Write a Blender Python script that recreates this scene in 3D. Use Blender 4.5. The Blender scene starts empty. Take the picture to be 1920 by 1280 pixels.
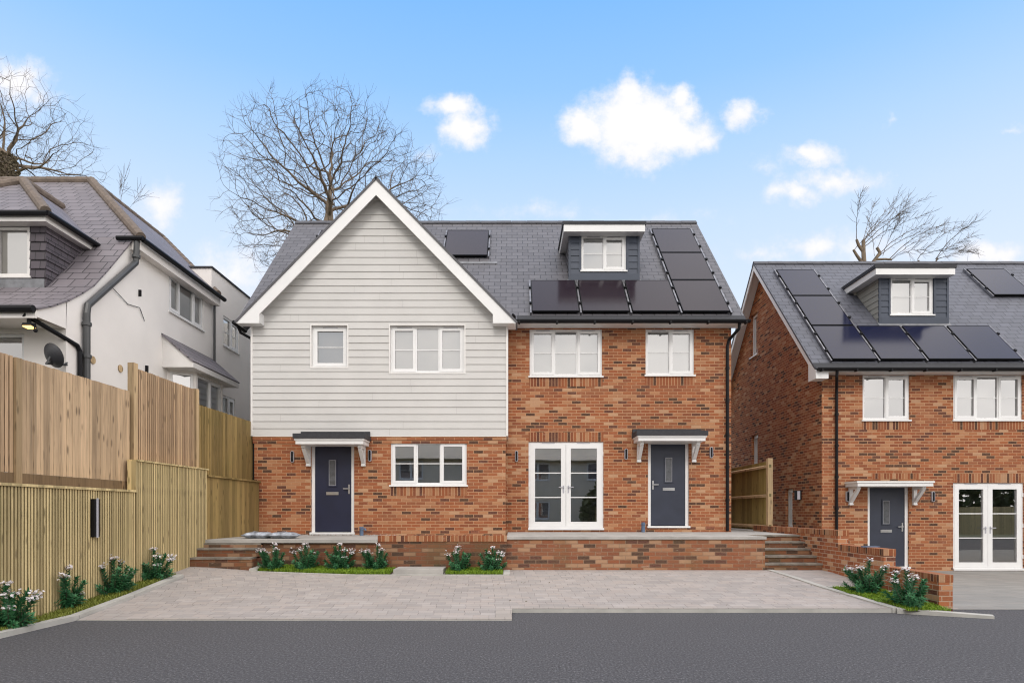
import bpy, math, random
from mathutils import Vector, Matrix, kdtree
random.seed(7)
R = math.radians
CZ = 1.40                      # camera height
FPX = 1200.0                   # focal length in pixels of a 1920 px wide picture
sc = bpy.context.scene
COL = sc.collection
V = Vector
def X(px, y): return (px - 960) / FPX * y
def Z(py, y): return (960 - py) / FPX * y + CZ

# ------------------------------------------------------------------ nodes / materials
class NT:
    def __init__(s, tree): s.t = tree; s.n = tree.nodes; s.l = tree.links
    def new(s, typ, **kw):
        n = s.n.new(typ)
        for k, v in kw.items(): setattr(n, k, v)
        return n
    def put(s, sock, v):
        if isinstance(v, bpy.types.NodeSocket): s.l.new(v, sock)
        elif v is not None: sock.default_value = v
    def math(s, op, a, b=None, c=None, clamp=False):
        n = s.new('ShaderNodeMath', operation=op, use_clamp=clamp)
        s.put(n.inputs[0], a)
        if b is not None: s.put(n.inputs[1], b)
        if c is not None: s.put(n.inputs[2], c)
        return n.outputs[0]
    def vmath(s, op, a, b=None):
        n = s.new('ShaderNodeVectorMath', operation=op)
        s.put(n.inputs[0], a)
        if b is not None: s.put(n.inputs[1], b)
        return n.outputs[1] if op in ('LENGTH', 'DOT_PRODUCT', 'DISTANCE') else n.outputs[0]
    def mix(s, f, a, b, blend='MIX'):
        n = s.new('ShaderNodeMix', data_type='RGBA', blend_type=blend)
        s.put(n.inputs[0], f); s.put(n.inputs[6], col(a)); s.put(n.inputs[7], col(b))
        return n.outputs[2]
    def ramp(s, f, stops, interp='LINEAR'):
        n = s.new('ShaderNodeValToRGB'); cr = n.color_ramp; cr.interpolation = interp
        while len(cr.elements) < len(stops): cr.elements.new(0.5)
        for e, (p, c) in zip(cr.elements, stops): e.position = p; e.color = col(c)
        s.put(n.inputs[0], f); return n.outputs[0]
    def maprange(s, v, a, b, c, d, smooth=False):
        n = s.new('ShaderNodeMapRange'); n.interpolation_type = 'SMOOTHSTEP' if smooth else 'LINEAR'
        for i, q in enumerate((v, a, b, c, d)): s.put(n.inputs[i], q)
        return n.outputs[0]
    def noise(s, vec, scale, detail=3, rough=.55, dist=0):
        n = s.new('ShaderNodeTexNoise'); s.put(n.inputs['Vector'], vec)
        n.inputs['Scale'].default_value = scale; n.inputs['Detail'].default_value = detail
        n.inputs['Roughness'].default_value = rough; n.inputs['Distortion'].default_value = dist
        return n.outputs[0]
    def scale(s, vec, xyz):
        n = s.new('ShaderNodeMapping'); s.put(n.inputs[0], vec); n.inputs['Scale'].default_value = xyz
        return n.outputs[0]
    def uv(s): return s.new('ShaderNodeTexCoord').outputs['UV']
    def obj(s): return s.new('ShaderNodeTexCoord').outputs['Object']
    def bump(s, h, strength=.5, dist=.01):
        n = s.new('ShaderNodeBump'); s.put(n.inputs['Height'], h)
        n.inputs['Strength'].default_value = strength; n.inputs['Distance'].default_value = dist
        return n.outputs[0]
def col(c):
    if isinstance(c, (tuple, list)) and len(c) == 3: return (*c, 1)
    return c
def newmat(name):
    m = bpy.data.materials.new(name); m.use_nodes = True
    nt = NT(m.node_tree); b = nt.n['Principled BSDF']
    return m, nt, b
def simple(name, c, rough=.5, var=.08, nscale=6, metal=0, bump=0, bscale=60, spec=.5, coords='obj'):
    m, nt, b = newmat(name)
    v = nt.obj()
    n = nt.noise(v, nscale, 4)
    k = nt.maprange(n, .3, .7, 1 - var, 1 + var)
    cc = nt.mix(1.0, c, (1, 1, 1), 'MULTIPLY')
    mul = nt.new('ShaderNodeVectorMath', operation='SCALE'); nt.put(mul.inputs[0], c); nt.put(mul.inputs[3], k)
    nt.put(b.inputs['Base Color'], mul.outputs[0])
    b.inputs['Roughness'].default_value = rough; b.inputs['Metallic'].default_value = metal
    b.inputs['Specular IOR Level'].default_value = spec
    if bump: nt.put(b.inputs['Normal'], nt.bump(nt.noise(v, bscale, 3), bump, .004))
    return m

def cell_hash(nt, uv, w, h, offset=.5, freq=2):
    sp = nt.new('ShaderNodeSeparateXYZ'); nt.put(sp.inputs[0], uv)
    row = nt.math('FLOOR', nt.math('DIVIDE', sp.outputs[1], h))
    even = nt.math('LESS_THAN', nt.math('ABSOLUTE', nt.math('SUBTRACT', nt.math('FLOORED_MODULO', row, float(freq)), 0.0)), .5)
    cidx = nt.math('FLOOR', nt.math('ADD', nt.math('DIVIDE', sp.outputs[0], w), nt.math('MULTIPLY', even, offset)))
    cm = nt.new('ShaderNodeCombineXYZ'); nt.put(cm.inputs[0], cidx); nt.put(cm.inputs[1], row)
    wn = nt.new('ShaderNodeTexWhiteNoise', noise_dimensions='2D'); nt.put(wn.inputs['Vector'], nt.vmath('ADD', cm.outputs[0], (.5, .5, 0)))
    return wn.outputs[0]
def brick_mat(name, w=.225, h=.075, mortar=.014, offset=.5, dark=.135, tone=.99, pale=.065, mort=(.56, .325, .185), stain=0.0, smear=.40, desat=0.0):
    m, nt, b = newmat(name); uv = nt.uv()
    t = nt.new('ShaderNodeTexBrick'); t.offset = offset; t.offset_frequency = 2; t.squash = 1
    nt.put(t.inputs['Vector'], uv)
    t.inputs['Color1'].default_value = (0, 0, 0, 1); t.inputs['Color2'].default_value = (1, 1, 1, 1); t.inputs['Mortar'].default_value = (.5, .5, .5, 1)
    t.inputs['Scale'].default_value = 1; t.inputs['Mortar Size'].default_value = mortar / 2; t.inputs['Mortar Smooth'].default_value = .15
    t.inputs['Bias'].default_value = 0; t.inputs['Brick Width'].default_value = w; t.inputs['Row Height'].default_value = h
    T = tone; hsh = cell_hash(nt, uv, w, h, offset)
    stops = [(0, (.045 * T, .028 * T, .023 * T)), (dark * .5, (.090 * T, .034 * T, .028 * T)), (dark, (.235 * T, .068 * T, .032 * T)), (.26, (.31 * T, .092 * T, .038 * T)),
             (.42, (.35 * T, .115 * T, .048 * T)), (.58, (.285 * T, .098 * T, .045 * T)), (.76, (.39 * T, .160 * T, .075 * T)), (1 - pale * 2.6, (.44 * T, .215 * T, .110 * T)), (1 - pale, (.50 * T, .30 * T, .18 * T))]
    c = nt.ramp(hsh, stops, 'CONSTANT')
    n1 = nt.noise(nt.scale(uv, (1, 2.5, 1)), 22, 4, .65)
    c = nt.mix(nt.maprange(n1, .35, .75, 0, .35), c, (.45 * T, .22 * T, .115 * T))
    n2 = nt.noise(uv, 1.1, 4, .6)
    c = nt.mix(nt.maprange(n2, .45, .8, 0, .35), c, (.20 * T, .085 * T, .055 * T))
    sm = nt.noise(nt.scale(uv, (1, 3, 1)), 3.2, 5, .7)
    c = nt.mix(nt.maprange(sm, .60, .76, 0, smear), c, (.54, .43, .33))
    if desat: c = nt.mix(desat, c, (.24, .17, .13))
    c = nt.mix(t.outputs['Fac'], c, nt.mix(nt.maprange(n1, .3, .7, 0, 1), mort, tuple(q * .8 for q in mort)))
    if stain:
        sepz = nt.new('ShaderNodeSeparateXYZ'); nt.put(sepz.inputs[0], uv)
        st = nt.noise(nt.scale(uv, (1, .25, 1)), 1.6, 4, .6)
        c = nt.mix(nt.maprange(st, .5, .72, 0, stain), c, (.11, .10, .045))
    nt.put(b.inputs['Base Color'], c); b.inputs['Roughness'].default_value = .88; b.inputs['Specular IOR Level'].default_value = .25
    hgt = nt.math('SUBTRACT', nt.math('MULTIPLY', n1, .5), t.outputs['Fac'])
    nt.put(b.inputs['Normal'], nt.bump(hgt, .7, .012))
    return m

def slate_mat(name, w=.30, h=.20, base=(.115, .113, .128), rough=.5, var=.25, gap=.014):
    m, nt, b = newmat(name); uv = nt.uv()
    t = nt.new('ShaderNodeTexBrick'); t.offset = .5; nt.put(t.inputs['Vector'], uv)
    t.inputs['Color1'].default_value = (0, 0, 0, 1); t.inputs['Color2'].default_value = (1, 1, 1, 1)
    t.inputs['Scale'].default_value = 1; t.inputs['Mortar Size'].default_value = gap / 2; t.inputs['Mortar Smooth'].default_value = .1
    t.inputs['Brick Width'].default_value = w; t.inputs['Row Height'].default_value = h
    hi = tuple(q * (1 + var) for q in base); lo = tuple(q * (1 - var) for q in base)
    c = nt.ramp(cell_hash(nt, uv, w, h), [(0, lo), (.5, base), (1, hi)])
    n = nt.noise(uv, 5, 4, .6)
    c = nt.mix(nt.maprange(n, .35, .75, 0, .3), c, tuple(q * 1.18 for q in base))
    c = nt.mix(t.outputs['Fac'], c, (.012, .012, .014))
    nt.put(b.inputs['Base Color'], c); b.inputs['Roughness'].default_value = rough
    sp = nt.new('ShaderNodeSeparateXYZ'); nt.put(sp.inputs[0], uv)
    fr = nt.math('FRACT', nt.math('DIVIDE', sp.outputs[1], h))
    hh = nt.math('ADD', nt.math('SUBTRACT', 1.0, fr), nt.math('MULTIPLY', n, .3))
    hh = nt.math('SUBTRACT', hh, nt.math('MULTIPLY', t.outputs['Fac'], .6))
    nt.put(b.inputs['Normal'], nt.bump(hh, .6, .012))
    return m

def wood_mat(name, base, grey=.25, pitch=.055, rough=.75, green=0.0, streak=.5):
    m, nt, b = newmat(name); uv = nt.uv()
    sp = nt.new('ShaderNodeSeparateXYZ'); nt.put(sp.inputs[0], uv)
    idx = nt.math('FLOOR', nt.math('DIVIDE', sp.outputs[0], pitch))
    wn = nt.new('ShaderNodeTexWhiteNoise', noise_dimensions='1D'); nt.put(wn.inputs['W'], idx)
    off = nt.new('ShaderNodeCombineXYZ'); nt.put(off.inputs[0], nt.math('MULTIPLY', wn.outputs[0], 37.0)); nt.put(off.inputs[1], nt.math('MULTIPLY', wn.outputs[0], 11.0))
    v = nt.vmath('ADD', uv, off.outputs[0])
    gr = nt.noise(nt.scale(v, (60, 2.2, 1)), 1, 4, .6, .4)
    big = nt.noise(nt.scale(v, (5, .8, 1)), 1, 3)
    lo = tuple(q * (1 - streak) for q in base); hi = tuple(min(1, q * 1.25) for q in base)
    c = nt.ramp(nt.math('ADD', nt.math('MULTIPLY', gr, .6), nt.math('MULTIPLY', big, .4)), [(.28, lo), (.5, base), (.72, hi)])
    k = nt.maprange(wn.outputs[0], 0, 1, .64, 1.2)
    sc_ = nt.new('ShaderNodeVectorMath', operation='SCALE'); nt.put(sc_.inputs[0], c); nt.put(sc_.inputs[3], k); c = sc_.outputs[0]
    vo = nt.new('ShaderNodeTexVoronoi'); nt.put(vo.inputs['Vector'], nt.scale(v, (9, 2.6, 1))); vo.inputs['Scale'].default_value = 1
    kn = nt.maprange(vo.outputs['Distance'], .08, .24, .85, 0, True)
    c = nt.mix(kn, c, tuple(q * .33 for q in base))
    if green:
        g = nt.noise(uv, 1.3, 4, .6)
        c = nt.mix(nt.maprange(g, .45, .7, 0, green), c, (.16, .15, .04))
    nt.put(b.inputs['Base Color'], c); b.inputs['Roughness'].default_value = rough; b.inputs['Specular IOR Level'].default_value = .25
    nt.put(b.inputs['Normal'], nt.bump(gr, .35, .004))
    return m

def paver_mat(name, base, w=.21, h=.14, joint=.007, var=.14, warm=(.36, .30, .27)):
    m, nt, b = newmat(name); uv = nt.uv()
    t = nt.new('ShaderNodeTexBrick'); t.offset = .43; t.offset_frequency = 3; nt.put(t.inputs['Vector'], uv)
    t.inputs['Color1'].default_value = (0, 0, 0, 1); t.inputs['Color2'].default_value = (1, 1, 1, 1)
    t.inputs['Scale'].default_value = 1; t.inputs['Mortar Size'].default_value = joint / 2; t.inputs['Mortar Smooth'].default_value = .3
    t.inputs['Brick Width'].default_value = w; t.inputs['Row Height'].default_value = h
    lo = tuple(q * (1 - var) for q in base); hi = tuple(q * (1 + var) for q in base)
    c = nt.ramp(cell_hash(nt, uv, w, h, .43, 3), [(0, lo), (.35, base), (.7, warm), (1, hi)])
    n = nt.noise(uv, .9, 5, .6)
    c = nt.mix(nt.maprange(n, .42, .75, 0, .5), c, tuple(q * .72 for q in base))
    n3 = nt.noise(uv, 70, 3)
    c = nt.mix(nt.maprange(n3, .35, .75, 0, .35), c, tuple(q * .8 for q in base))
    c = nt.mix(nt.math('MULTIPLY', t.outputs['Fac'], nt.maprange(nt.noise(uv, 3, 3), .4, .62, .2, 1.0)), c, tuple(q * .30 for q in base))
    nt.put(b.inputs['Base Color'], c); b.inputs['Roughness'].default_value = .85
    nt.put(b.inputs['Normal'], nt.bump(nt.math('SUBTRACT', nt.math('MULTIPLY', n3, .3), t.outputs['Fac']), .5, .006))
    return m

M = {}
M['brick'] = brick_mat('red_brick')
M['brick_low'] = brick_mat('weathered_brick', w=.235, h=.078, tone=.90, dark=.20, pale=.16, mort=(.34, .22, .145), stain=.5, smear=.9, desat=.12)
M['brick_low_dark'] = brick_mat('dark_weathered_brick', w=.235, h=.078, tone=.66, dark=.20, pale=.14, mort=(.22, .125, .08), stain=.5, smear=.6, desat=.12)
M['brick_garden'] = brick_mat('pale_new_brick', tone=1.14, dark=.09, pale=.12, mort=(.56, .40, .29), smear=.75)
M['soldier'] = brick_mat('soldier_brick', w=.075, h=3.0, offset=0, mortar=.014, dark=.16, tone=.88, pale=.07)
M['slate'] = slate_mat('grey_slate', var=.14, base=(.122, .118, .130))
M['slate_blue'] = slate_mat('blue_grey_slate', base=(.103, .107, .132), var=.13)
M['tile_left'] = slate_mat('mauve_roof_tile', w=.33, h=.26, base=(.185, .165, .18), var=.14, gap=.018, rough=.6)
M['tile_hung'] = slate_mat('dark_hung_tile', w=.18, h=.17, base=(.085, .072, .085), var=.2, gap=.012, rough=.7)
M['ridge_left'] = simple('brown_ridge_tile', (.16, .125, .10), .8, .25, 9, bump=.3)
M['ridge'] = simple('dark_ridge_tile', (.085, .085, .095), .6, .2, 5, bump=.2)
M['upvc'] = simple('white_plastic', (.80, .80, .80), .32, .03, 2)
M['upvc_warm'] = simple('white_painted_trim', (.78, .76, .74), .4, .04, 2)
M['board'] = simple('grey_weatherboard', (.575, .565, .55), .55, .05, 1.2, bump=.12, bscale=45)
M['board_dark'] = simple('slate_blue_board', (.048, .060, .088), .55, .10, 3, bump=.1)
M['board_cheek'] = simple('green_grey_board', (.30, .30, .275), .6, .08, 3)
M['render'] = simple('white_wall_render', (.85, .815, .785), .85, .05, .9, bump=.15, bscale=120)
M['render_dull'] = simple('beige_render', (.74, .66, .55), .85, .08, 1)
M['black'] = simple('black_plastic', (.008, .008, .010), .5, .1, 3, spec=.2)
M['grey_pipe'] = simple('dark_grey_pipe', (.05, .052, .055), .4, .15, 3)
M['felt'] = simple('dark_roof_felt', (.035, .036, .042), .75, .2, 20, bump=.3, bscale=200)
M['lead'] = simple('lead_flashing', (.19, .195, .21), .5, .25, 8)
M['navy'] = simple('navy_door', (.011, .014, .040), .42, .12, 3, bump=.1)
M['anthra'] = simple('blue_grey_door', (.028, .034, .055), .42, .12, 3, bump=.1)
M['steel'] = simple('brushed_steel', (.62, .62, .63), .28, .05, 8, metal=1)
M['alu'] = simple('aluminium_rail', (.30, .30, .32), .45, .3, 8, metal=1)
M['plaster'] = simple('room_plaster', (.50, .46, .41), .9, .05, 1)
M['blind'] = simple('pale_blind', (.68, .66, .635), .9, .03, 1)
M['blind_grey'] = simple('grey_blind', (.34, .325, .315), .9, .03, 1)
M['concrete'] = simple('pale_concrete', (.40, .385, .365), .85, .18, 2.2, bump=.25, bscale=90)
M['kerbstone'] = simple('kerb_concrete', (.44, .43, .40), .85, .15, 3, bump=.25, bscale=90)
M['tread'] = simple('step_paving', (.205, .18, .15), .85, .45, 5, bump=.3)
M['soil'] = simple('soil', (.10, .085, .035), .95, .4, 9, bump=.6)
M['ground'] = simple('rough_ground', (.09, .10, .045), .95, .35, .6)
M['terracotta'] = simple('terracotta_vent', (.30, .11, .06), .8, .2, 30)
M['bark'] = simple('bare_bark', (.185, .14, .10), .9, .35, 7, bump=.5, bscale=40)
M['twig'] = simple('twig_bark', (.125, .097, .075), .9, .2, 3)
M['ivy'] = simple('ivy_leaf', (.13, .105, .065), .8, .4, 12)
M['sack'] = simple('plastic_sack', (.30, .33, .38), .35, .75, 9, bump=.6, bscale=18)
M['blue_pipe'] = simple('blue_grey_pipe', (.10, .15, .24), .45, .15, 6)
M['dish'] = simple('dark_dish', (.035, .036, .042), .45, .1, 5)
M['post'] = wood_mat('post_timber', (.48, .345, .20), pitch=5)
M['timber_up'] = wood_mat('tan_timber', (.53, .38, .24), pitch=.118, streak=.55)
M['timber_slat'] = wood_mat('tan_slat_timber', (.50, .345, .215), pitch=.061, streak=.5)
M['timber_low'] = wood_mat('yellow_slat_timber', (.60, .475, .25), pitch=.052, green=.12, streak=.3)
M['timber_dark'] = wood_mat('dark_timber', (.31, .215, .085), pitch=.118, green=.2, streak=.5)  # darker olive brown timber of the far fence panels
M['timber_new'] = wood_mat('green_treated_timber', (.36, .28, .10), pitch=.118, green=.25, streak=.4)
M['gravelboard'] = wood_mat('gravel_board', (.26, .175, .10), pitch=5)
M['drive'] = paver_mat('driveway_paver', (.395, .360, .342), warm=(.42, .365, .335))
M['apron'] = paver_mat('forecourt_paver', (.29, .285, .27), w=.4, h=.2, var=.12, warm=(.30, .285, .265))
M['edging'] = paver_mat('edging_paver', (.40, .36, .33), w=.21, h=.21, var=.12, warm=(.42, .37, .33))
def leafmat(name, a, b_, rough=.45):
    m, nt, b = newmat(name)
    g = nt.new('ShaderNodeNewGeometry')
    c = nt.mix(g.outputs['Random Per Island'], a, b_)
    nt.put(b.inputs['Base Color'], c); b.inputs['Roughness'].default_value = rough
    tr = nt.new('ShaderNodeBsdfTranslucent'); nt.put(tr.inputs[0], c)
    mx = nt.new('ShaderNodeMixShader'); mx.inputs[0].default_value = .25
    nt.l.new(b.outputs[0], mx.inputs[1]); nt.l.new(tr.outputs[0], mx.inputs[2])
    nt.l.new(mx.outputs[0], nt.n['Material Output'].inputs[0])
    return m
M['leaf'] = leafmat('shrub_leaf', (.022, .120, .050), (.085, .270, .110))
M['petal'] = leafmat('pale_petal', (.74, .68, .70), (.88, .84, .86), .7)
M['grass'] = leafmat('grass_blade', (.12, .24, .014), (.30, .43, .035), .6)
M['grass_dry'] = leafmat('dry_grass_blade', (.17, .20, .03), (.33, .36, .07), .7)
M['hedge'] = leafmat('evergreen_leaf', (.03, .05, .02), (.075, .11, .04), .6)

def asphalt():
    m, nt, b = newmat('asphalt'); uv = nt.uv()
    n1 = nt.noise(nt.scale(uv, (1, .7, 1)), 48, 3, .75); n2 = nt.noise(uv, 150, 1); n0 = nt.noise(uv, .7, 4)
    v = nt.math('ADD', nt.math('MULTIPLY', n1, .7), nt.math('MULTIPLY', n2, .3))
    c = nt.ramp(v, [(.33, (.014, .014, .016)), (.44, (.055, .054, .059)), (.56, (.098, .096, .104)), (.70, (.30, .30, .31))])
    c = nt.mix(nt.maprange(n0, .4, .7, 0, .2), c, (.06, .06, .066))
    nt.put(b.inputs['Base Color'], c); b.inputs['Roughness'].default_value = .9
    nt.put(b.inputs['Normal'], nt.bump(v, .8, .006)); return m
M['asphalt'] = asphalt()
def glassmat(name='window_glass', refl=.29, tint=(.84, .86, .86)):
    m, nt, b = newmat(name); nt.n.remove(b)
    tr = nt.new('ShaderNodeBsdfTransparent'); tr.inputs[0].default_value = (*tint, 1)
    gl = nt.new('ShaderNodeBsdfGlossy'); gl.inputs['Roughness'].default_value = .01
    gl.inputs[0].default_value = (1, 1, 1, 1)
    nzn = nt.bump(nt.noise(nt.obj(), 1.3, 1), .04, .02); nt.put(gl.inputs['Normal'], nzn)
    fr = nt.new('ShaderNodeFresnel'); fr.inputs[0].default_value = 1.5
    f = nt.math('ADD', fr.outputs[0], refl, clamp=True)
    mx = nt.new('ShaderNodeMixShader'); nt.put(mx.inputs[0], f)
    nt.l.new(tr.outputs[0], mx.inputs[1]); nt.l.new(gl.outputs[0], mx.inputs[2])
    nt.l.new(mx.outputs[0], nt.n['Material Output'].inputs[0]); return m
M['glass'] = glassmat()
def solarmat(name, base):
    m, nt, b = newmat(name); uv = nt.uv()
    n = nt.noise(uv, 140, 2)
    c = nt.mix(nt.maprange(n, .35, .7, 0, 1), base, tuple(q * 1.5 for q in base))
    nt.put(b.inputs['Base Color'], c); b.inputs['Roughness'].default_value = .14
    b.inputs['IOR'].default_value = 1.45; b.inputs['Specular IOR Level'].default_value = .34; return m
M['solar'] = solarmat('black_solar_glass', (.020, .014, .020))
M['solar_blue'] = solarmat('navy_solar_glass', (.009, .011, .032))
def emis(name, c, s):
    m, nt, b = newmat(name); b.inputs['Base Color'].default_value = col(c)
    b.inputs['Emission Color'].default_value = col(c); b.inputs['Emission Strength'].default_value = s; return m
M['lamp_lit'] = emis('lit_lamp', (1, .62, .2), 2.2)
M['diffuser'] = simple('white_diffuser', (.62, .62, .70), .4, .03, 4)
M['rim'] = simple('pale_grey_rim', (.42, .42, .46), .4, .05, 4)

# ------------------------------------------------------------------ mesh building
class Fr:
    """a wall frame: u along the wall, n out of it, z up"""
    def __init__(s, o, u, n): s.o = V(o); s.u = V(u).normalized(); s.n = V(n).normalized()
    def __call__(s, u, n, z): return s.o + s.u * u + s.n * n + V((0, 0, z))
def front(y): return Fr((0, y, 0), (1, 0, 0), (0, -1, 0))
class MB:
    def __init__(s): s.v = []; s.f = []; s.m = []
    def face(s, pts, m=0):
        i = len(s.v); s.v += [V(p) for p in pts]; s.f.append(tuple(range(i, i + len(pts)))); s.m.append(m)
    def hexa(s, p, m=0):   # p: 8 points, bottom 4 then top 4
        i = len(s.v); s.v += [V(q) for q in p]
        for f in ((3, 2, 1, 0), (4, 5, 6, 7), (0, 1, 5, 4), (1, 2, 6, 5), (2, 3, 7, 6), (3, 0, 4, 7)):
            s.f.append(tuple(i + k for k in f)); s.m.append(m)
    def box(s, x0, x1, y0, y1, z0, z1, m=0):
        s.hexa([(x0, y0, z0), (x1, y0, z0), (x1, y1, z0), (x0, y1, z0), (x0, y0, z1), (x1, y0, z1), (x1, y1, z1), (x0, y1, z1)], m)
    def fbox(s, fr, u0, u1, n0, n1, z0, z1, m=0):
        s.hexa([fr(u0, n0, z0), fr(u1, n0, z0), fr(u1, n1, z0), fr(u0, n1, z0), fr(u0, n0, z1), fr(u1, n0, z1), fr(u1, n1, z1), fr(u0, n1, z1)], m)
    def slab(s, poly, th, m=0, msides=None, direction=None):
        poly = [V(p) for p in poly]
        n = (poly[1] - poly[0]).cross(poly[2] - poly[0]).normalized()
        if n.z < 0: n = -n
        d = V(direction) * th if direction else -n * th
        low = [p + d for p in poly]
        s.face(poly, m); s.face(low[::-1], m if msides is None else msides)
        k = len(poly)
        for i in range(k):
            j = (i + 1) % k; s.face([poly[i], low[i], low[j], poly[j]], m if msides is None else msides)
    def ring(s, fr, u0, u1, z0, z1, w, n0, n1, m=0, bottom=None):
        b = w if bottom is None else bottom
        s.fbox(fr, u0, u0 + w, n0, n1, z0, z1, m); s.fbox(fr, u1 - w, u1, n0, n1, z0, z1, m)
        s.fbox(fr, u0 + w, u1 - w, n0, n1, z1 - w, z1, m)
        if b > 0: s.fbox(fr, u0 + w, u1 - w, n0, n1, z0, z0 + b, m)
    def wall(s, fr, u0, u1, z0, z1, holes=(), d=.12, m=0):
        us = sorted({u0, u1, *[q for h in holes for q in h[:2]]}); zs = sorted({z0, z1, *[q for h in holes for q in h[2:]]})
        for a, b in zip(us, us[1:]):
            for c, e in zip(zs, zs[1:]):
                um, zm = (a + b) / 2, (c + e) / 2
                if any(h[0] < um < h[1] and h[2] < zm < h[3] for h in holes): continue
                s.face([fr(a, 0, c), fr(b, 0, c), fr(b, 0, e), fr(a, 0, e)], m)
        for a, b, c, e in holes:
            s.face([fr(a, 0, c), fr(a, -d, c), fr(a, -d, e), fr(a, 0, e)], m); s.face([fr(b, 0, c), fr(b, -d, c), fr(b, -d, e), fr(b, 0, e)], m)
            s.face([fr(a, 0, e), fr(b, 0, e), fr(b, -d, e), fr(a, -d, e)], m); s.face([fr(a, 0, c), fr(b, 0, c), fr(b, -d, c), fr(a, -d, c)], m)
    def tube(s, path, rad, seg=8, m=0, caps=True):
        path = [V(p) for p in path]; n = len(path)
        if not isinstance(rad, (list, tuple)): rad = [rad] * n
        base = len(s.v); prev = None
        for i, p in enumerate(path):
            t = (path[min(i + 1, n - 1)] - path[max(i - 1, 0)])
            t = t.normalized() if t.length > 1e-9 else V((0, 0, 1))
            if prev is None:
                a = V((0, 0, 1)) if abs(t.z) < .9 else V((1, 0, 0))
                x = t.cross(a).normalized()
            else:
                x = prev - t * prev.dot(t); x = x.normalized() if x.length > 1e-6 else t.orthogonal().normalized()
            prev = x; y = t.cross(x)
            for k in range(seg):
                an = 2 * math.pi * k / seg; s.v.append(p + (x * math.cos(an) + y * math.sin(an)) * rad[i])
        for i in range(n - 1):
            for k in range(seg):
                a = base + i * seg + k; b = base + i * seg + (k + 1) % seg
                s.f.append((a, b, b + seg, a + seg)); s.m.append(m)
        if caps:
            s.f.append(tuple(base + k for k in range(seg))[::-1]); s.m.append(m)
            s.f.append(tuple(base + (n - 1) * seg + k for k in range(seg))); s.m.append(m)
    def ico(s, c, r, m=0, seg=8, rings=5, sq=(1, 1, 1)):
        c = V(c); base = len(s.v)
        for i in range(rings + 1):
            th = math.pi * i / rings
            for k in range(seg):
                ph = 2 * math.pi * k / seg
                s.v.append(c + V((math.sin(th) * math.cos(ph) * r * sq[0], math.sin(th) * math.sin(ph) * r * sq[1], math.cos(th) * r * sq[2])))
        for i in range(rings):
            for k in range(seg):
                a = base + i * seg + k; b = base + i * seg + (k + 1) % seg
                s.f.append((a, a + seg, b + seg, b)); s.m.append(m)
    def build(s, name, mats, parent=None, loc=None, smooth=False, uv=True):
        root = parent
        while root is not None and root.parent is not None: root = root.parent
        off = V(root.location) if root is not None else V(loc or (0, 0, 0))
        me = bpy.data.meshes.new(name)
        me.from_pydata([tuple(p - off) for p in s.v], [], s.f)
        if not isinstance(mats, (list, tuple)): mats = [mats]
        for q in mats: me.materials.append(q if not isinstance(q, str) else M[q])
        me.polygons.foreach_set('material_index', s.m)
        if smooth: me.polygons.foreach_set('use_smooth', [True] * len(s.f))
        if uv:
            uvl = me.uv_layers.new(name='UVMap'); data = [0.0] * (2 * len(me.loops))
            for p in me.polygons:
                n = p.normal; zx = V((0, 0, 1)).cross(n)
                if zx.length < .05: ua, va = V((1, 0, 0)), V((0, 1, 0))
                else:
                    ua = zx.normalized()
                    if abs(ua.x) > abs(ua.y): ua = ua if ua.x > 0 else -ua
                    else: ua = ua if ua.y > 0 else -ua
                    va = n.cross(ua); va = va if va.z > 0 else -va
                for li in p.loop_indices:
                    w = me.vertices[me.loops[li].vertex_index].co + off
                    data[2 * li] = w.dot(ua); data[2 * li + 1] = w.dot(va)
            uvl.data.foreach_set('uv', data)
        me.update()
        o = bpy.data.objects.new(name, me); COL.objects.link(o)
        if parent is not None: o.parent = parent
        else: o.location = off
        return o
def tag(o, label=None, cat=None, group=None, kind=None):
    if label: o['label'] = label
    if cat: o['category'] = cat
    if group: o['group'] = group
    if kind: o['kind'] = kind
    return o
def thing(name, label, cat, loc=(0, 0, 0), group=None):
    o = bpy.data.objects.new(name, None); o.empty_display_size = .2; COL.objects.link(o); o.location = loc
    return tag(o, label, cat, group)
def copy_tree(o, parent=None):
    c = o.copy(); COL.objects.link(c)
    if parent is not None: c.parent = parent
    for ch in list(o.children): copy_tree(ch, c)
    return c
def structure(o): o['kind'] = 'structure'; return o

# ------------------------------------------------------------------ camera
cam = bpy.data.cameras.new('camera'); co = bpy.data.objects.new('camera', cam); COL.objects.link(co)
cam.sensor_width = 36; cam.lens = 36 * FPX / 1920; cam.shift_y = 320 / 1920; cam.clip_end = 3000; cam.clip_start = .05
co.location = (0, 0, CZ); co.rotation_euler = (R(90), 0, 0)
sc.camera = co

# ------------------------------------------------------------------ world and sun
SUN_EL, SUN_AZ = R(39), R(184)       # azimuth clockwise from +Y: behind the camera
w = bpy.data.worlds.new('World'); sc.world = w; w.use_nodes = True
nt = NT(w.node_tree); bg = nt.n['Background']
sky = nt.new('ShaderNodeTexSky', sky_type='NISHITA'); sky.sun_disc = False
sky.sun_elevation = SUN_EL; sky.sun_rotation = SUN_AZ; sky.air_density = 1.0; sky.dust_density = .6; sky.ozone_density = 1.4
tc = nt.new('ShaderNodeTexCoord'); d = tc.outputs['Generated']
sep = nt.new('ShaderNodeSeparateXYZ'); nt.put(sep.inputs[0], d)
yy = nt.math('MAXIMUM', sep.outputs[1], .08)
uvw = nt.new('ShaderNodeCombineXYZ'); nt.put(uvw.inputs[0], nt.math('DIVIDE', sep.outputs[0], yy)); nt.put(uvw.inputs[1], nt.math('DIVIDE', sep.outputs[2], yy))
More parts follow.
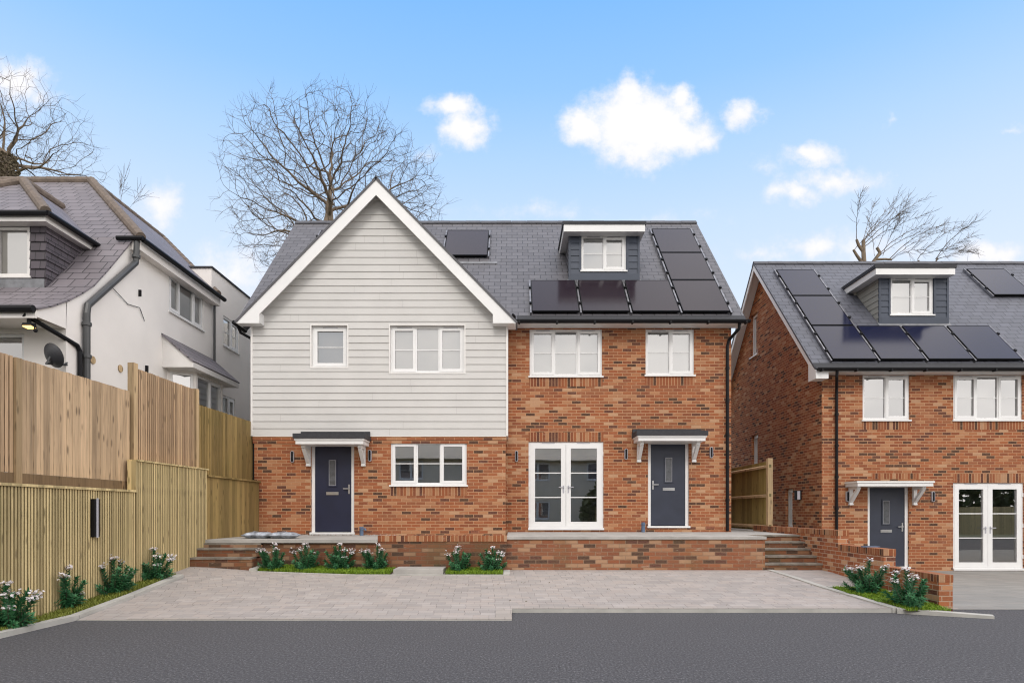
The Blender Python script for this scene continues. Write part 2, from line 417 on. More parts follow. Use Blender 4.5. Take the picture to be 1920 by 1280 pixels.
nzt = nt.new('ShaderNodeTexNoise'); nt.put(nzt.inputs['Vector'], uvw.outputs[0]); nzt.inputs['Scale'].default_value = 14; nzt.inputs['Detail'].default_value = 7; nzt.inputs['Roughness'].default_value = .6
warp = nt.vmath('MULTIPLY', nt.vmath('SUBTRACT', nzt.outputs['Color'], (.5, .5, .5)), (.085, .06, 0))
pw = nt.vmath('ADD', uvw.outputs[0], warp)
CL = [(1195, 235, 115, 78, 1.2), (1105, 238, 62, 40, 1), (1268, 250, 85, 48, 1), (1190, 180, 48, 46, 1), (1278, 195, 36, 38, .9), (1200, 285, 75, 34, 1), (1318, 258, 40, 24, .8),
      (852, 205, 55, 28, .9), (868, 240, 50, 40, 1), (1390, 222, 40, 32, .9), (1424, 222, 24, 18, .4), (1522, 292, 72, 24, .9), (1440, 312, 50, 22, .35),
      (1560, 340, 90, 30, .85), (1490, 362, 52, 26, .8), (1600, 335, 45, 30, .5), (25, 150, 80, 52, .85), (70, 190, 60, 30, .6), (300, 392, 52, 60, .7), (1520, 468, 70, 26, .8), (1440, 478, 70, 20, .5),
      (1850, 478, 80, 26, .9), (1700, 470, 60, 22, .5), (1668, 226, 14, 16, .45), (1908, 238, 26, 12, .5), (810, 292, 40, 20, .35), (640, 470, 200, 70, .6), (430, 520, 110, 80, .65), (1000, 400, 160, 30, .35), (1230, 420, 150, 26, .35), (1600, 470, 240, 40, .5)]
dens = None
for px, py, rx, ry, wt in CL:
    q = nt.vmath('MULTIPLY', nt.vmath('SUBTRACT', pw, ((px - 960) / FPX, (960 - py) / FPX, 0)), (FPX / rx / 1.38, FPX / ry / 1.38, 0))
    f = nt.math('MULTIPLY', nt.math('SUBTRACT', 1.0, nt.vmath('LENGTH', q)), wt)
    dens = f if dens is None else nt.math('MAXIMUM', dens, f)
n2 = nt.noise(uvw.outputs[0], 24, 8, .66)
dens = nt.math('ADD', dens, nt.math('MULTIPLY', nt.math('SUBTRACT', n2, .5), .95))
mask = nt.maprange(dens, .10, .74, 0, 1, True)
frontm = nt.maprange(sep.outputs[1], .12, .3, 0, 1)
mask = nt.math('MULTIPLY', mask, frontm)
# unseen bright overcast, added outside the view to light walls and ground
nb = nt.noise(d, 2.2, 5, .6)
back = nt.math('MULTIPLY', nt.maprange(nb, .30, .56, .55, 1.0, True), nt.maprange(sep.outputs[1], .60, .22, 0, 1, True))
elev = nt.math('MAXIMUM', sep.outputs[2], 0.0)
SKY_K = 1.0
hz = nt.maprange(elev, 0.05, .52, .62, 0.0)
skycol = nt.mix(1.0, sky.outputs[0], (1.0, 1.0, 1.0), 'MULTIPLY')
grad = nt.ramp(elev, [(0, (8.3, 8.8, 9.4)), (.28, (7.1, 8.1, 9.5)), (.40, (5.8, 7.4, 9.6)), (.48, (4.4, 6.6, 9.8)), (.55, (3.05, 5.7, 9.9)), (.63, (2.15, 4.95, 10.1)), (1, (1.5, 3.9, 8.4))])
skyc = nt.mix(.94, skycol, grad)
nsh = nt.noise(uvw.outputs[0], 9, 4)
cloudc = nt.mix(nt.maprange(nt.math('ADD', nt.math('MULTIPLY', dens, .8), nt.math('MULTIPLY', nsh, .5)), .25, .95, 0, 1), (7.3, 7.7, 9.0), (9.3, 9.2, 9.4))
bk = nt.new('ShaderNodeVectorMath', operation='SCALE'); nt.put(bk.inputs[0], nt.ramp(nb, [(.35, (11.4, 11.0, 10.7)), (.65, (16.4, 15.6, 15.0))])); nt.put(bk.inputs[3], nt.math('ADD', 1.05, nt.math('MULTIPLY', sep.outputs[0], .42)))  # added overcast grows brighter to the right, lighting the left house and fence
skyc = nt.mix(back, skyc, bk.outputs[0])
skyc = nt.mix(mask, skyc, cloudc)
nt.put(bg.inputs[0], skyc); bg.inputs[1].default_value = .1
sl = bpy.data.lights.new('sun', 'SUN'); so = bpy.data.objects.new('sun', sl); COL.objects.link(so)
sl.energy = .85; sl.angle = R(17); sl.color = (1, .95, .88)
sd = V((math.sin(SUN_AZ) * math.cos(SUN_EL), math.cos(SUN_AZ) * math.cos(SUN_EL), math.sin(SUN_EL)))
so.rotation_euler = sd.to_track_quat('Z', 'Y').to_euler(); so.location = sd * 60

# ------------------------------------------------------------------ ground
def lerp(a, b, t): return a + (b - a) * t
def gz(x, y):
    t = max(0, min(1, (y - 8.3) / 4.0))
    ks = [(-6.2, .42), (-5.8, .42), (-4.7, .33), (-3, .26), (6.5, .25)]
    zf = ks[0][1] if x < ks[0][0] else ks[-1][1]
    for (a, za), (b, zb) in zip(ks, ks[1:]):
        if a <= x <= b: zf = lerp(za, zb, (x - a) / (b - a)); break
    return .012 + t * zf
mb = MB(); mb.face([(-600, -600, -.36), (600, -600, -.36), (600, 1500, -.36), (-600, 1500, -.36)]); structure(mb.build('ground', 'ground'))
mb = MB(); mb.face([(-40, -3.2, 0), (40, -3.2, 0), (40, 9.6, 0), (-40, 9.6, 0)]); structure(mb.build('road', 'asphalt'))
def grid(mb, x0, x1, y0, y1, nx, ny, dz=0, m=0):
    for i in range(nx):
        for j in range(ny):
            a, b = lerp(x0, x1, i / nx), lerp(x0, x1, (i + 1) / nx); c, e = lerp(y0, y1, j / ny), lerp(y0, y1, (j + 1) / ny)
            mb.face([(a, c, gz(a, c) + dz), (b, c, gz(b, c) + dz), (b, e, gz(b, e) + dz), (a, e, gz(a, e) + dz)], m)
mb = MB(); grid(mb, -5.62, 0, 8.28, 12.7, 14, 10); grid(mb, 0, 6.25, 8.94, 13.0, 14, 10); grid(mb, -6.2, -5.62, 11.0, 12.7, 2, 4)
for x0, x1, y in ((-5.62, 0, 8.28), (0, 5.3, 8.94)): mb.box(x0, x1, y - .004, y, -.05, gz((x0 + x1) / 2, y) - .001, 1)
structure(mb.build('driveway', ['drive', 'kerbstone']))
mb = MB(); rnd = random.Random(2)
for _ in range(150):
    x = rnd.uniform(-5.3, 5.2); y = 9.05 + 3.4 * rnd.random() ** .7
    if x < 0 and y > 11.75: continue
    z = gz(x, y) + .006; a = rnd.uniform(0, 6.28); l = rnd.uniform(.006, .026); d_ = V((math.cos(a), math.sin(a), .1)) * l; s_ = V((-math.sin(a), math.cos(a), .15)) * l * .45; c = V((x, y, z)); mb.face([c - d_, c - s_, c + d_ + V((0, 0, .004)), c + s_])
mb.build('leaf_litter', 'soil', uv=False)['kind'] = 'stuff'
mb = MB(); grid(mb, -5.0, 0, 8.29, 8.36, 4, 1, .004); grid(mb, .0, 5.25, 8.95, 9.02, 4, 1, .004); grid(mb, -.22, -.002, 8.36, 8.9, 1, 2, .004)
structure(mb.build('driveway_edging', 'edging'))
mb = MB(); mb.hexa([(6.05, 9.2, -.3), (24, 9.2, -.3), (24, 16.6, -.3), (6.05, 16.6, -.3), (6.05, 9.2, .008), (24, 9.2, .008), (24, 16.6, -.10), (6.05, 16.6, -.10)]); structure(mb.build('forecourt', 'apron'))
def strip(mb, path, wd, up, down=.15):
    for (a, b) in zip(path, path[1:]):
        a = V((*a, 0)); b = V((*b, 0)); n = max(1, int((b - a).length / .9)); t = (b - a).normalized(); s = V((-t.y, t.x, 0)) * wd / 2
        for i in range(n):
            p = a.lerp(b, i / n) + t * .003; q = a.lerp(b, (i + 1) / n) - t * .003
            def zz(v, k): return V((v.x, v.y, gz(v.x, v.y) + k))
            mb.hexa([zz(p - s, -down), zz(q - s, -down), zz(q + s, -down), zz(p + s, -down), zz(p - s, up), zz(q - s, up), zz(q + s, up), zz(p + s, up)])
mb = MB(); strip(mb, [(-5.80, 3.5), (-5.74, 7.2), (-5.66, 9.5), (-5.70, 11.0)], .12, .05); strip(mb, [(-5.76, 10.98), (-6.06, 10.98)], .08, .04)
strip(mb, [(-4.78, 12.5), (-4.78, 11.8)], .14, .05); strip(mb, [(-4.7, 11.80), (-.10, 11.80)], .05, .015); strip(mb, [(-.1, 11.78), (-.1, 12.3)], .12, .03)
strip(mb, [(5.04, 12.5), (5.15, 10.6), (5.36, 8.92), (6.36, 8.45)], .11, .02); strip(mb, [(5.2, 10.55), (5.98, 10.55)], .08, .03)
structure(mb.build('kerb', 'kerbstone'))
# planting beds
mb = MB(); grid(mb, -6.35, -5.72, 3.0, 11.0, 2, 10, .012); grid(mb, -4.72, -2.25, 11.82, 12.52, 3, 2, .012); grid(mb, -1.25, -.16, 11.82, 12.52, 2, 2, .012)
for y0, y1, x0, x1 in ((8.75, 9.3, 5.40, 6.0), (9.3, 9.9, 5.30, 6.05), (9.9, 10.53, 5.22, 6.05)): grid(mb, x0, x1, y0, y1, 2, 2, .012)
structure(mb.build('soil', 'soil'))
def grass(name, rects, n, mat, hmin=.035, hmax=.085):
    mb = MB()
    tot = sum((r[1] - r[0]) * (r[3] - r[2]) for r in rects)
    for r in rects:
        for _ in range(int(n * (r[1] - r[0]) * (r[3] - r[2]) / tot)):
            x = random.uniform(r[0], r[1]); y = random.uniform(r[2], r[3]); z = gz(x, y) + .008
            a = random.uniform(0, 6.283); h = random.uniform(hmin, hmax); l = random.uniform(.01, .06); wd = random.uniform(.003, .006)
            dx, dy = math.cos(a), math.sin(a); s = V((-dy * wd, dx * wd, 0)); p = V((x, y, z))
            m1 = p + V((dx * l * .35, dy * l * .35, h * .65)); t = p + V((dx * l, dy * l, h))
            i = len(mb.v); mb.v += [p - s, p + s, m1 + s * .8, m1 - s * .8, t]
            mb.f += [(i, i + 1, i + 2, i + 3), (i + 3, i + 2, i + 4)]; mb.m += [0, 0]
    o = mb.build(name, mat, uv=False); o['kind'] = 'stuff'; return o
grass('grass', [(-6.2, -5.8, 4.5, 6.5), (-6.15, -5.76, 6.5, 11.0)], 17000, 'grass_dry', .03, .08)
grass('grass', [(-4.72, -2.27, 11.84, 12.47)], 11000, 'grass', .03, .08)
grass('grass', [(-1.23, -.18, 11.84, 12.47)], 5000, 'grass', .03, .08)
grass('grass', [(5.42, 6.0, 8.75, 9.3), (5.33, 6.0, 9.3, 9.9), (5.25, 5.95, 9.9, 10.5)], 8500, 'grass', .02, .06)
mb = MB(); mb.box(-2.2, -1.28, 11.86, 12.47, gz(-1.7, 12) - .02, gz(-1.7, 12.4) + .075)
tag(mb.build('stone_slab', 'concrete', loc=(-1.74, 12.1, .25)), 'flat pale concrete slab lying between the two grass beds at the foot of the brick wall', 'slab')

# ------------------------------------------------------------------ terraces, walls, steps
ZT = CZ - .533      # left terrace
ZR = CZ - .480      # right terrace
def bag_mesh(cx, cy, z, lx, ly, lz, rot):
    mb = MB(); n = 14; c, s = math.cos(rot), math.sin(rot)
    pts = {}
    for side in (1, -1):
        for i in range(n + 1):
            for j in range(9):
                u = i / n * 2 - 1; v = j / 8 * 2 - 1
                h = (1 - abs(u) ** 4) * (1 - abs(v) ** 4) * (lz / 2) * (1 + .25 * math.sin(7 * u + cx * 9) * math.cos(4 * v))
                x = u * lx / 2; y = v * ly / 2 * (1 - .06 * math.cos(3 * u)); zz = z + lz / 2 + side * h
                pts[(side, i, j)] = len(mb.v); mb.v.append(V((cx + x * c - y * s, cy + x * s + y * c, zz)))
    for side in (1, -1):
        for i in range(n):
            for j in range(8): mb.f.append((pts[side, i, j], pts[side, i + 1, j], pts[side, i + 1, j + 1], pts[side, i, j + 1])); mb.m.append(0)
    return mb
# left retaining wall
t = thing('retaining_wall', 'dark weathered brick retaining wall below the navy door, behind the flower beds', 'wall', (-2.4, 12.6, .2))
mb = MB(); mb.box(-4.86, -.102, 12.5, 12.72, .02, ZT - .062); mb.box(-2.62, -.102, 12.5, 12.72, ZT - .062, ZT - .035); mb.build('wall', 'brick_low_dark', t)
mb = MB(); mb.box(-2.62, -.10, 12.485, 12.73, ZT - .035, ZT + .08); mb.build('soldier_course', 'soldier', t)
# right retaining wall
t = thing('retaining_wall', 'long low stained brick retaining wall under the terrace in front of the french doors', 'wall', (2.4, 12.6, .2))
mb = MB(); mb.box(-.10, 4.98, 12.6, 12.82, .02, ZR - .05); mb.build('wall', 'brick_low', t)
mb = MB(); mb.box(-.10, 5.0, 12.57, 12.9, ZR - .05, ZR + .002); mb.build('coping', 'concrete', t)
# paving on top
mb = MB(); mb.box(-6.2, -2.62, 12.44, 15.1, ZT - .06, ZT); mb.box(-6.9, -4.9, 15.1, 23, ZT - .06, ZT); mb.box(-2.6, -.14, 12.74, 15.1, ZT - .15, ZT - .02); mb.box(-6.2, -4.9, 12.7, 23, 0, ZT - .061); mb.box(-4.9, -.14, 12.73, 15, .0, ZT - .16)
mb.box(-.10, 4.99, 12.905, 15.8, ZR - .05, ZR); mb.box(4.99, 6.3, 13.75, 15.8, ZR - .05, ZR); mb.box(5.30, 7.9, 15.8, 24, ZR - .05, ZR); mb.box(-.1, 4.98, 12.83, 15.7, 0, ZR - .051)
structure(mb.build('terrace', 'concrete'))
# left steps
t = thing('steps', 'three dark brick steps climbing beside the wooden fence to the navy door terrace', 'steps', (-5.3, 11.9, .4))
mb = MB(); tr = MB(); zs = [.405, .56, .72, ZT - .062]
for k in range(3):
    y0 = 11.9 + .25 * k; z1 = zs[k + 1] - (.0 if k < 2 else .0)
    mb.box(-6.12, -4.86 + (.0 if k else .02), y0, 12.7, zs[k] - (.3 if k == 0 else .003), z1 - .035)
    if k < 2: tr.box(-6.12, -4.855, y0 - .02, y0 + .262, z1 - .035, z1)
    else: tr.box(-6.12, -4.87, y0 - .0, y0 + .03, z1 - .035, z1 - .002)
mb.build('riser', 'brick_low_dark', t); tr.build('tread', 'tread', t)
# right steps
t = thing('steps', 'flight of five weathered brick steps between the right terrace and the stepped garden wall', 'steps', (5.5, 12.6, .25))
mb = MB(); tr = MB(); base = gz(5.4, 12.6); rise = (ZR - base) / 5
for k in range(5):
    y0 = 12.62 + .27 * k; z0 = base + rise * k; z1 = z0 + rise
    mb.box(4.985, 6.22, y0, 14.0, z0 - (.2 if k == 0 else .03), z1 - .035)
    tr.box(4.985, 6.22, y0 - .02, y0 + .275 if k < 4 else 13.96, z1 - .035, z1 - (0 if k < 4 else .004))
mb.build('riser', 'brick_low_dark', t); tr.build('tread', 'tread', t)
# stepped garden wall on the right
gw = Fr((5.70, 0, 0), (1 / 30, 1, 0), (-1, 1 / 30, 0))
t = thing('garden_wall', 'pale red brick garden wall stepping down towards the road beside the right house forecourt', 'wall', (6.0, 9, 0))
for u0, u1, zt in ((9.0, 10.42, CZ - .878), (10.42, 11.98, CZ - .598), (11.98, 16.6, CZ - .335)):
    mb = MB(); mb.fbox(gw, u0, u1, -.19, 0, -.06, zt - .105); mb.build('wall', 'brick_garden', t)
    mb = MB(); mb.fbox(gw, u0 - .004, u1 - .004, -.196, .006, zt - .105, zt); mb.build('coping', 'soldier', t)
mb = MB(); p = gw(11.0, -.08, CZ - .598); mb.box(p.x - .14, p.x + .12, p.y - .03, p.y + .03, p.z, p.z + .022); mb.box(p.x - .05, p.x + .20, p.y + .04, p.y + .09, p.z, p.z + .012)
tag(mb.build('wood_offcut', 'blue_pipe', loc=p), 'thin blue grey offcut left lying on top of the garden wall by the front door', 'offcut')

# ------------------------------------------------------------------ windows, doors, canopies (parts of a house)
def window(house, fr, u0, u1, z0, z1, lights, recess=.05, bar=True, sill=True, blind=None, vents=True, name='window', fw=.055, frame_mat='upvc', sw=.05):
    """lights: list of (kind, relative width); kind s = opening sash, f = fixed"""
    n0, n1 = -recess - .07, -recess
    mb = MB(); mb.ring(fr, u0 + .002, u1 - .002, z0 + .002, z1 - .002, fw, n0, n1)
    tot = sum(l[1] for l in lights); a = u0 + fw; W = (u1 - u0 - 2 * fw); spans = []
    for i, (k, wd) in enumerate(lights):
        b = a + W * wd / tot; spans.append((k, a, b)); a = b
    for (k, a, b) in spans[:-1]: mb.fbox(fr, b - .022, b + .022, n0, n1 - .002, z0 + fw, z1 - fw)
    f = mb.build(name, frame_mat, house)
    for i, (k, a, b) in enumerate(spans):
        if i: a += .022
        if i < len(spans) - 1: b -= .022
        g0, g1, h0, h1 = a, b, z0 + fw, z1 - fw
        if k == 's':
            s = MB(); s.ring(fr, g0 - .012, g1 + .012, h0 - .012, h1 + .012, sw + .012, n0 + .02, n1 + .014); s.build('sash', frame_mat, f)
            g0 += sw; g1 -= sw; h0 += sw; h1 -= sw
        g = MB(); g.face([fr(g0, n1 - .03, h0), fr(g1, n1 - .03, h0), fr(g1, n1 - .03, h1), fr(g0, n1 - .03, h1)]); g.build('pane', 'glass', f)
        if bar:
            hm = (h0 + h1) / 2; s = MB(); s.fbox(fr, g0, g1, n1 - .036, n1 - .016, hm - .010, hm + .010); s.build('glazing_bar', frame_mat, f)
    if blind:
        s = MB(); s.fbox(fr, u0 + .01, u1 - .01, n0 - .022, n0 - .010, z0 + .01, z1 - .008); s.build('blind', blind, f)
    if sill:
        s = MB(); s.fbox(fr, u0 - .03, u1 + .03, n1 - .03, .045, z0 - .035, z0 + .002); s.build('sill', frame_mat, f)
    if vents:
        for (k, a, b) in (spans if len(spans) < 3 else (spans[0], spans[2])):
            c = (a + b) / 2; s = MB(); s.fbox(fr, c - .17, c + .17, n1 - .002, n1 + .010, z1 - .042, z1 - .024); s.build('trickle_vent', 'rim', f)
    return f
def door(house, fr, u0, u1, z0, z1, mat, hinge=1, recess=.05):
    """u0..u1 / z0..z1 outside of the frame; hinge +1: handle on the right"""
    n1 = -recess; fw = .075
    lf = MB(); a, b, c, e = u0 + fw, u1 - fw, z0 + .06, z1 - fw
    lf.fbox(fr, a + .004, b - .004, n1 - .06, n1 - .02, c, e - .004)
    um = (a + b) / 2 - .02 * hinge; W = .085; zt = c + (e - c) * .835; zb = c + (e - c) * .535
    lf.ring(fr, um - W - .025, um + W + .025, zb - .025, zt + .025, .028, n1 - .02, n1 - .002)
    d_ = lf.build('door', mat, house)
    s = MB(); s.ring(fr, u0 + .002, u1 - .002, z0 + .045, z1 - .002, fw, n1 - .08, n1, bottom=0); s.build('door_frame', 'upvc', d_)
    s = MB(); s.fbox(fr, u0 - .02, u1 + .02, n1 - .08, .05, z0, z0 + .045); s.build('threshold', 'upvc', d_)
    s = MB(); s.face([fr(um - W, n1 - .012, zb), fr(um + W, n1 - .012, zb), fr(um + W, n1 - .012, zt), fr(um - W, n1 - .012, zt)]); s.build('pane', 'door_pane', d_)
    s = MB(); s.ring(fr, um - W + .0, um + W, zb, zt, .012, n1 - .012, n1 - .008); s.build('pane_bead', 'rim', d_)
    zl = c + (e - c) * .445; s = MB(); s.fbox(fr, um - .145, um + .145, n1 - .02, n1 - .006, zl - .035, zl + .035); s.fbox(fr, um - .13, um + .13, n1 - .006, n1 + .006, zl + .0, zl + .028); s.build('letterbox', 'steel', d_)
    uh = (b - .06) if hinge > 0 else (a + .06); zh = c + (e - c) * .5
    s = MB(); s.fbox(fr, uh - .018, uh + .018, n1 - .02, n1 - .008, zh - .12, zh + .10); s.fbox(fr, min(uh, uh - hinge * .13), max(uh, uh - hinge * .13), n1 + .02, n1 + .036, zh - .010, zh + .012)
    s.fbox(fr, uh - .01, uh + .01, n1 - .008, n1 + .03, zh - .01, zh + .012); s.build('handle', 'steel', d_)
    return d_
M['door_pane'] = simple('obscured_glass', (.10, .105, .115), .18, .3, 9)
def french(house, fr, u0, u1, z0, z1, recess=.05):
    n1 = -recess; f = MB(); fw = .055
    f.ring(fr, u0 + .002, u1 - .002, z0 + .05, z1 - .002, fw, n1 - .08, n1, bottom=.04)
    o = f.build('french_door', 'upvc', house)
    s = MB(); s.fbox(fr, u0 - .01, u1 + .01, n1 - .08, .05, z0, z0 + .05); s.build('threshold', 'upvc', o)
    um = (u0 + u1) / 2
    for sgn, a, b in ((-1, u0 + fw, um - .004), (1, um + .004, u1 - fw)):
        s = MB(); c, e = z0 + .095, z1 - fw; lw = .115
        s.ring(fr, a - .01 if sgn < 0 else a, b if sgn < 0 else b + .01, c - .01, e + .01, lw, n1 - .06, n1 + .012); s.build('leaf', 'upvc', o)
        ga, gb, gc, ge = a + lw - .01, b - lw + .01, c + lw - .01, e - lw + .01
        s = MB(); s.face([fr(ga, n1 - .03, gc), fr(gb, n1 - .03, gc), fr(gb, n1 - .03, ge), fr(ga, n1 - .03, ge)]); s.build('pane', 'glass', o)
        s = MB()
        for k in (1, 2): zz = lerp(gc, ge, k / 3); s.fbox(fr, ga, gb, n1 - .038, n1 - .014, zz - .012, zz + .012)
        s.build('glazing_bar', 'upvc', o)
        uh = um + sgn * .06; zh = lerp(c, e, .475)
        s = MB(); s.fbox(fr, uh - .016, uh + .016, n1 + .012, n1 + .02, zh - .14, zh + .04); s.fbox(fr, min(uh, uh + sgn * .12), max(uh, uh + sgn * .12), n1 + .045, n1 + .06, zh - .01, zh + .01)
        s.fbox(fr, uh - .01, uh + .01, n1 + .02, n1 + .05, zh - .01, zh + .01); s.build('handle', 'rim', o)
        c_ = (a + b) / 2; s = MB(); s.fbox(fr, c_ - .16, c_ + .16, n1 - .002, n1 + .013, z1 - .04, z1 - .022); s.build('trickle_vent', 'rim', o)
        s = MB(); ue = u0 + .012 if sgn < 0 else u1 - .012
        for k in (.12, .5, .88): zz = lerp(c, e, k); s.fbox(fr, ue - .014, ue + .014, n1, n1 + .022, zz - .05, zz + .05)
        s.build('hinge', 'upvc', o)
    return o
def canopy(house, fr, u0, u1, z0, proj=.6, dark=True):
    """u0..u1 the white fascia, z0 its underside"""
    s = MB(); s.fbox(fr, u0, u1, .002, proj, z0, z0 + .085); s.fbox(fr, u0 - .025, u1 + .025, .002, proj + .025, z0 + .085, z0 + .125)
    o = s.build('porch_canopy', 'upvc', house)
    if dark:
        s = MB(); s.fbox(fr, u0 - .05, u1 + .05, .002, proj + .05, z0 + .125, z0 + .235); s.fbox(fr, u0 - .04, u1 + .04, .002, .10, z0 + .235, z0 + .34)
        s.build('canopy_roof', 'felt', o)
    else:
        s = MB(); s.fbox(fr, u0 - .02, u1 + .02, .002, proj, z0 + .125, z0 + .14); s.build('canopy_roof', 'gravelboard', o)
    for c in (u0 + .12, u1 - .12):
        s = MB(); s.fbox(fr, c - .045, c + .045, .002, .07, z0 - .42, z0); s.fbox(fr, c - .045, c + .045, .07, proj - .16, z0 - .07, z0 - .002)
        a, b = fr(c, .071, z0 - .36), fr(c, proj - .2, z0 - .07); dd = (b - a).normalized(); up = fr.u.cross(dd).normalized() * .036; sd_ = fr.u * .04
        s.hexa([a - sd_ - up, a + sd_ - up, a + sd_ + up, a - sd_ + up, b - sd_ - up, b + sd_ - up, b + sd_ + up, b - sd_ + up])
        s.fbox(fr, c - .05, c + .05, .002, .076, z0 - .46, z0 - .42); s.build('bracket', 'upvc', o)
    return o
def lamp(fr, u, z, label, h=.27, wd=.075):
    t = thing('wall_lamp', label, 'wall lamp', fr(u, 0, z), 'capsule wall lamps on the brick fronts')
    def caps(wd, hh, n0, n1):
        s = MB(); r = wd / 2; pts = []
        for k in range(9): an = math.pi * k / 8; pts.append((math.cos(an) * r, hh / 2 - r + math.sin(an) * r))
        for k in range(9): an = math.pi + math.pi * k / 8; pts.append((math.cos(an) * r, -hh / 2 + r + math.sin(an) * r))
        a = [fr(u + x, n0, z + y) for x, y in pts]; b = [fr(u + x, n1, z + y) for x, y in pts]
        s.face(b); s.face(a[::-1])
        for i in range(len(pts)): j = (i + 1) % len(pts); s.face([a[i], a[j], b[j], b[i]])
        return s
    caps(wd, h, .001, .055).build('rim', 'rim', t); caps(wd - .028, h - .028, .055, .062).build('face_plate', 'black', t)
    return t
def gutter(house, y, x0, x1, z, ends=True, r=.062):
    s = MB(); seg = 8; pr = [(math.cos(math.pi + math.pi * k / seg) * r, math.sin(math.pi + math.pi * k / seg) * r) for k in range(seg + 1)]
    pr = [(-r, .012)] + pr + [(r, .012)]
    for (a, b), (c, e) in zip(pr, pr[1:]): s.face([(x0, y + a, z + b), (x1, y + a, z + b), (x1, y + c, z + e), (x0, y + c, z + e)])
    s.face([(x0, y + a, z + b) for a, b in pr]); s.face([(x1, y + a, z + b) for a, b in pr][::-1])
    n = int((x1 - x0) / .85)
    for i in range(n + 1):
        xx = lerp(x0 + .1, x1 - .1, i / n); s.box(xx - .02, xx + .02, y - r - .006, y + r + .01, z - r - .012, z - r * .2)
    return s.build('gutter', 'black', house)
def downpipe(house, path, r=.036, mat='black', clips=()):
    s = MB(); s.tube(path, r, 10)
    for zc in clips:
        for a, b in zip(path, path[1:]):
            if min(a[2], b[2]) < zc < max(a[2], b[2]):
                t_ = (zc - a[2]) / (b[2] - a[2]); p = V(a).lerp(V(b), t_); s.tube([p - V((0, 0, .03)), p + V((0, 0, .03))], r * 1.35, 10); break
    return s.build('downpipe', mat, house, smooth=False)
def boards(fr, z0, z1, pitch, limits, holes, lip=.022, mb=None):
    """lapped boards: limits(z) -> (u0, u1)"""
    mb = mb or MB(); z = z0
    while z < z1 - 1e-4:
        zt = min(z + pitch, z1)
        cuts = sorted({z, zt, *[q for h in holes for q in h[2:] if z < q < zt]})
        for ci, (a, b) in enumerate(zip(cuts, cuts[1:])):
            la, lb = limits(a + 1e-5), limits(b - 1e-5); zm = (a + b) / 2
            na = lip * (1 - (a - z) / pitch) + .004; nb_ = lip * (1 - (b - z) / pitch) + .004
            hs = sorted([h for h in holes if h[2] < zm < h[3]]); segs = []; c0, c1 = la[0], lb[0]
            for h in hs: segs.append((c0, c1, h[0], h[0])); c0 = c1 = h[1]
            segs.append((c0, c1, la[1], lb[1]))
            for (p, q, r, s_) in segs:
                if r - p < .004 and s_ - q < .004: continue
                mb.face([fr(p, na, a), fr(r, na, a), fr(max(s_, q), nb_, b), fr(q, nb_, b)])
                if ci == 0 or any(abs(h[3] - a) < 1e-6 for h in holes): mb.face([fr(p, 0, a), fr(r, 0, a), fr(r, na, a), fr(p, na, a)])
        z = zt
    return mb
#==PART2==
def gable(mb, fr, us, ztop, z0, holes, d=.12, m=0):
    us = sorted({*us, *[q for h in holes for q in h[:2]]})
    for a, b in zip(us, us[1:]):
        um = (a + b) / 2; hs = sorted([h for h in holes if h[0] < um < h[1]], key=lambda h: h[2]); z = z0
        for h in hs: mb.face([fr(a, 0, z), fr(b, 0, z), fr(b, 0, h[2]), fr(a, 0, h[2])], m); z = h[3]
        mb.face([fr(a, 0, z), fr(b, 0, z), fr(b, 0, ztop(b)), fr(a, 0, ztop(a))], m)
    for a, b, c, e in holes:
        for p in (a, b): mb.face([fr(p, 0, c), fr(p, -d, c), fr(p, -d, e), fr(p, 0, e)], m)
        for p in (c, e): mb.face([fr(a, 0, p), fr(b, 0, p), fr(b, -d, p), fr(a, -d, p)], m)
class Roof:
    def __init__(s, y, z, yr, zr): s.y, s.zz, s.yr, s.zr = y, z, yr, zr; s.k = (zr - z) / (yr - y)
    def z(s, y): return s.zz + s.k * (y - s.y)
    def n(s): return V((0, -s.k, 1)).normalized()
    def at(s, x, y, h=0): return V((x, y, s.z(y))) + s.n() * h
def ridge_cap(parent, x0, x1, y, z, mat='ridge', step=.46):
    mb = MB(); n = max(1, round((x1 - x0) / step))
    for i in range(n):
        a, b = lerp(x0, x1, i / n) + .003, lerp(x0, x1, (i + 1) / n) - .003; up = .012 * (i % 2) * .3
        for sg in (-1, 1): mb.slab([(a, y, z + .035 + up), (b, y, z + .035 + up), (b, y + sg * .13, z - .09 + up), (a, y + sg * .13, z - .09 + up)], .018)
    return mb.build('ridge_tiles', mat, parent)
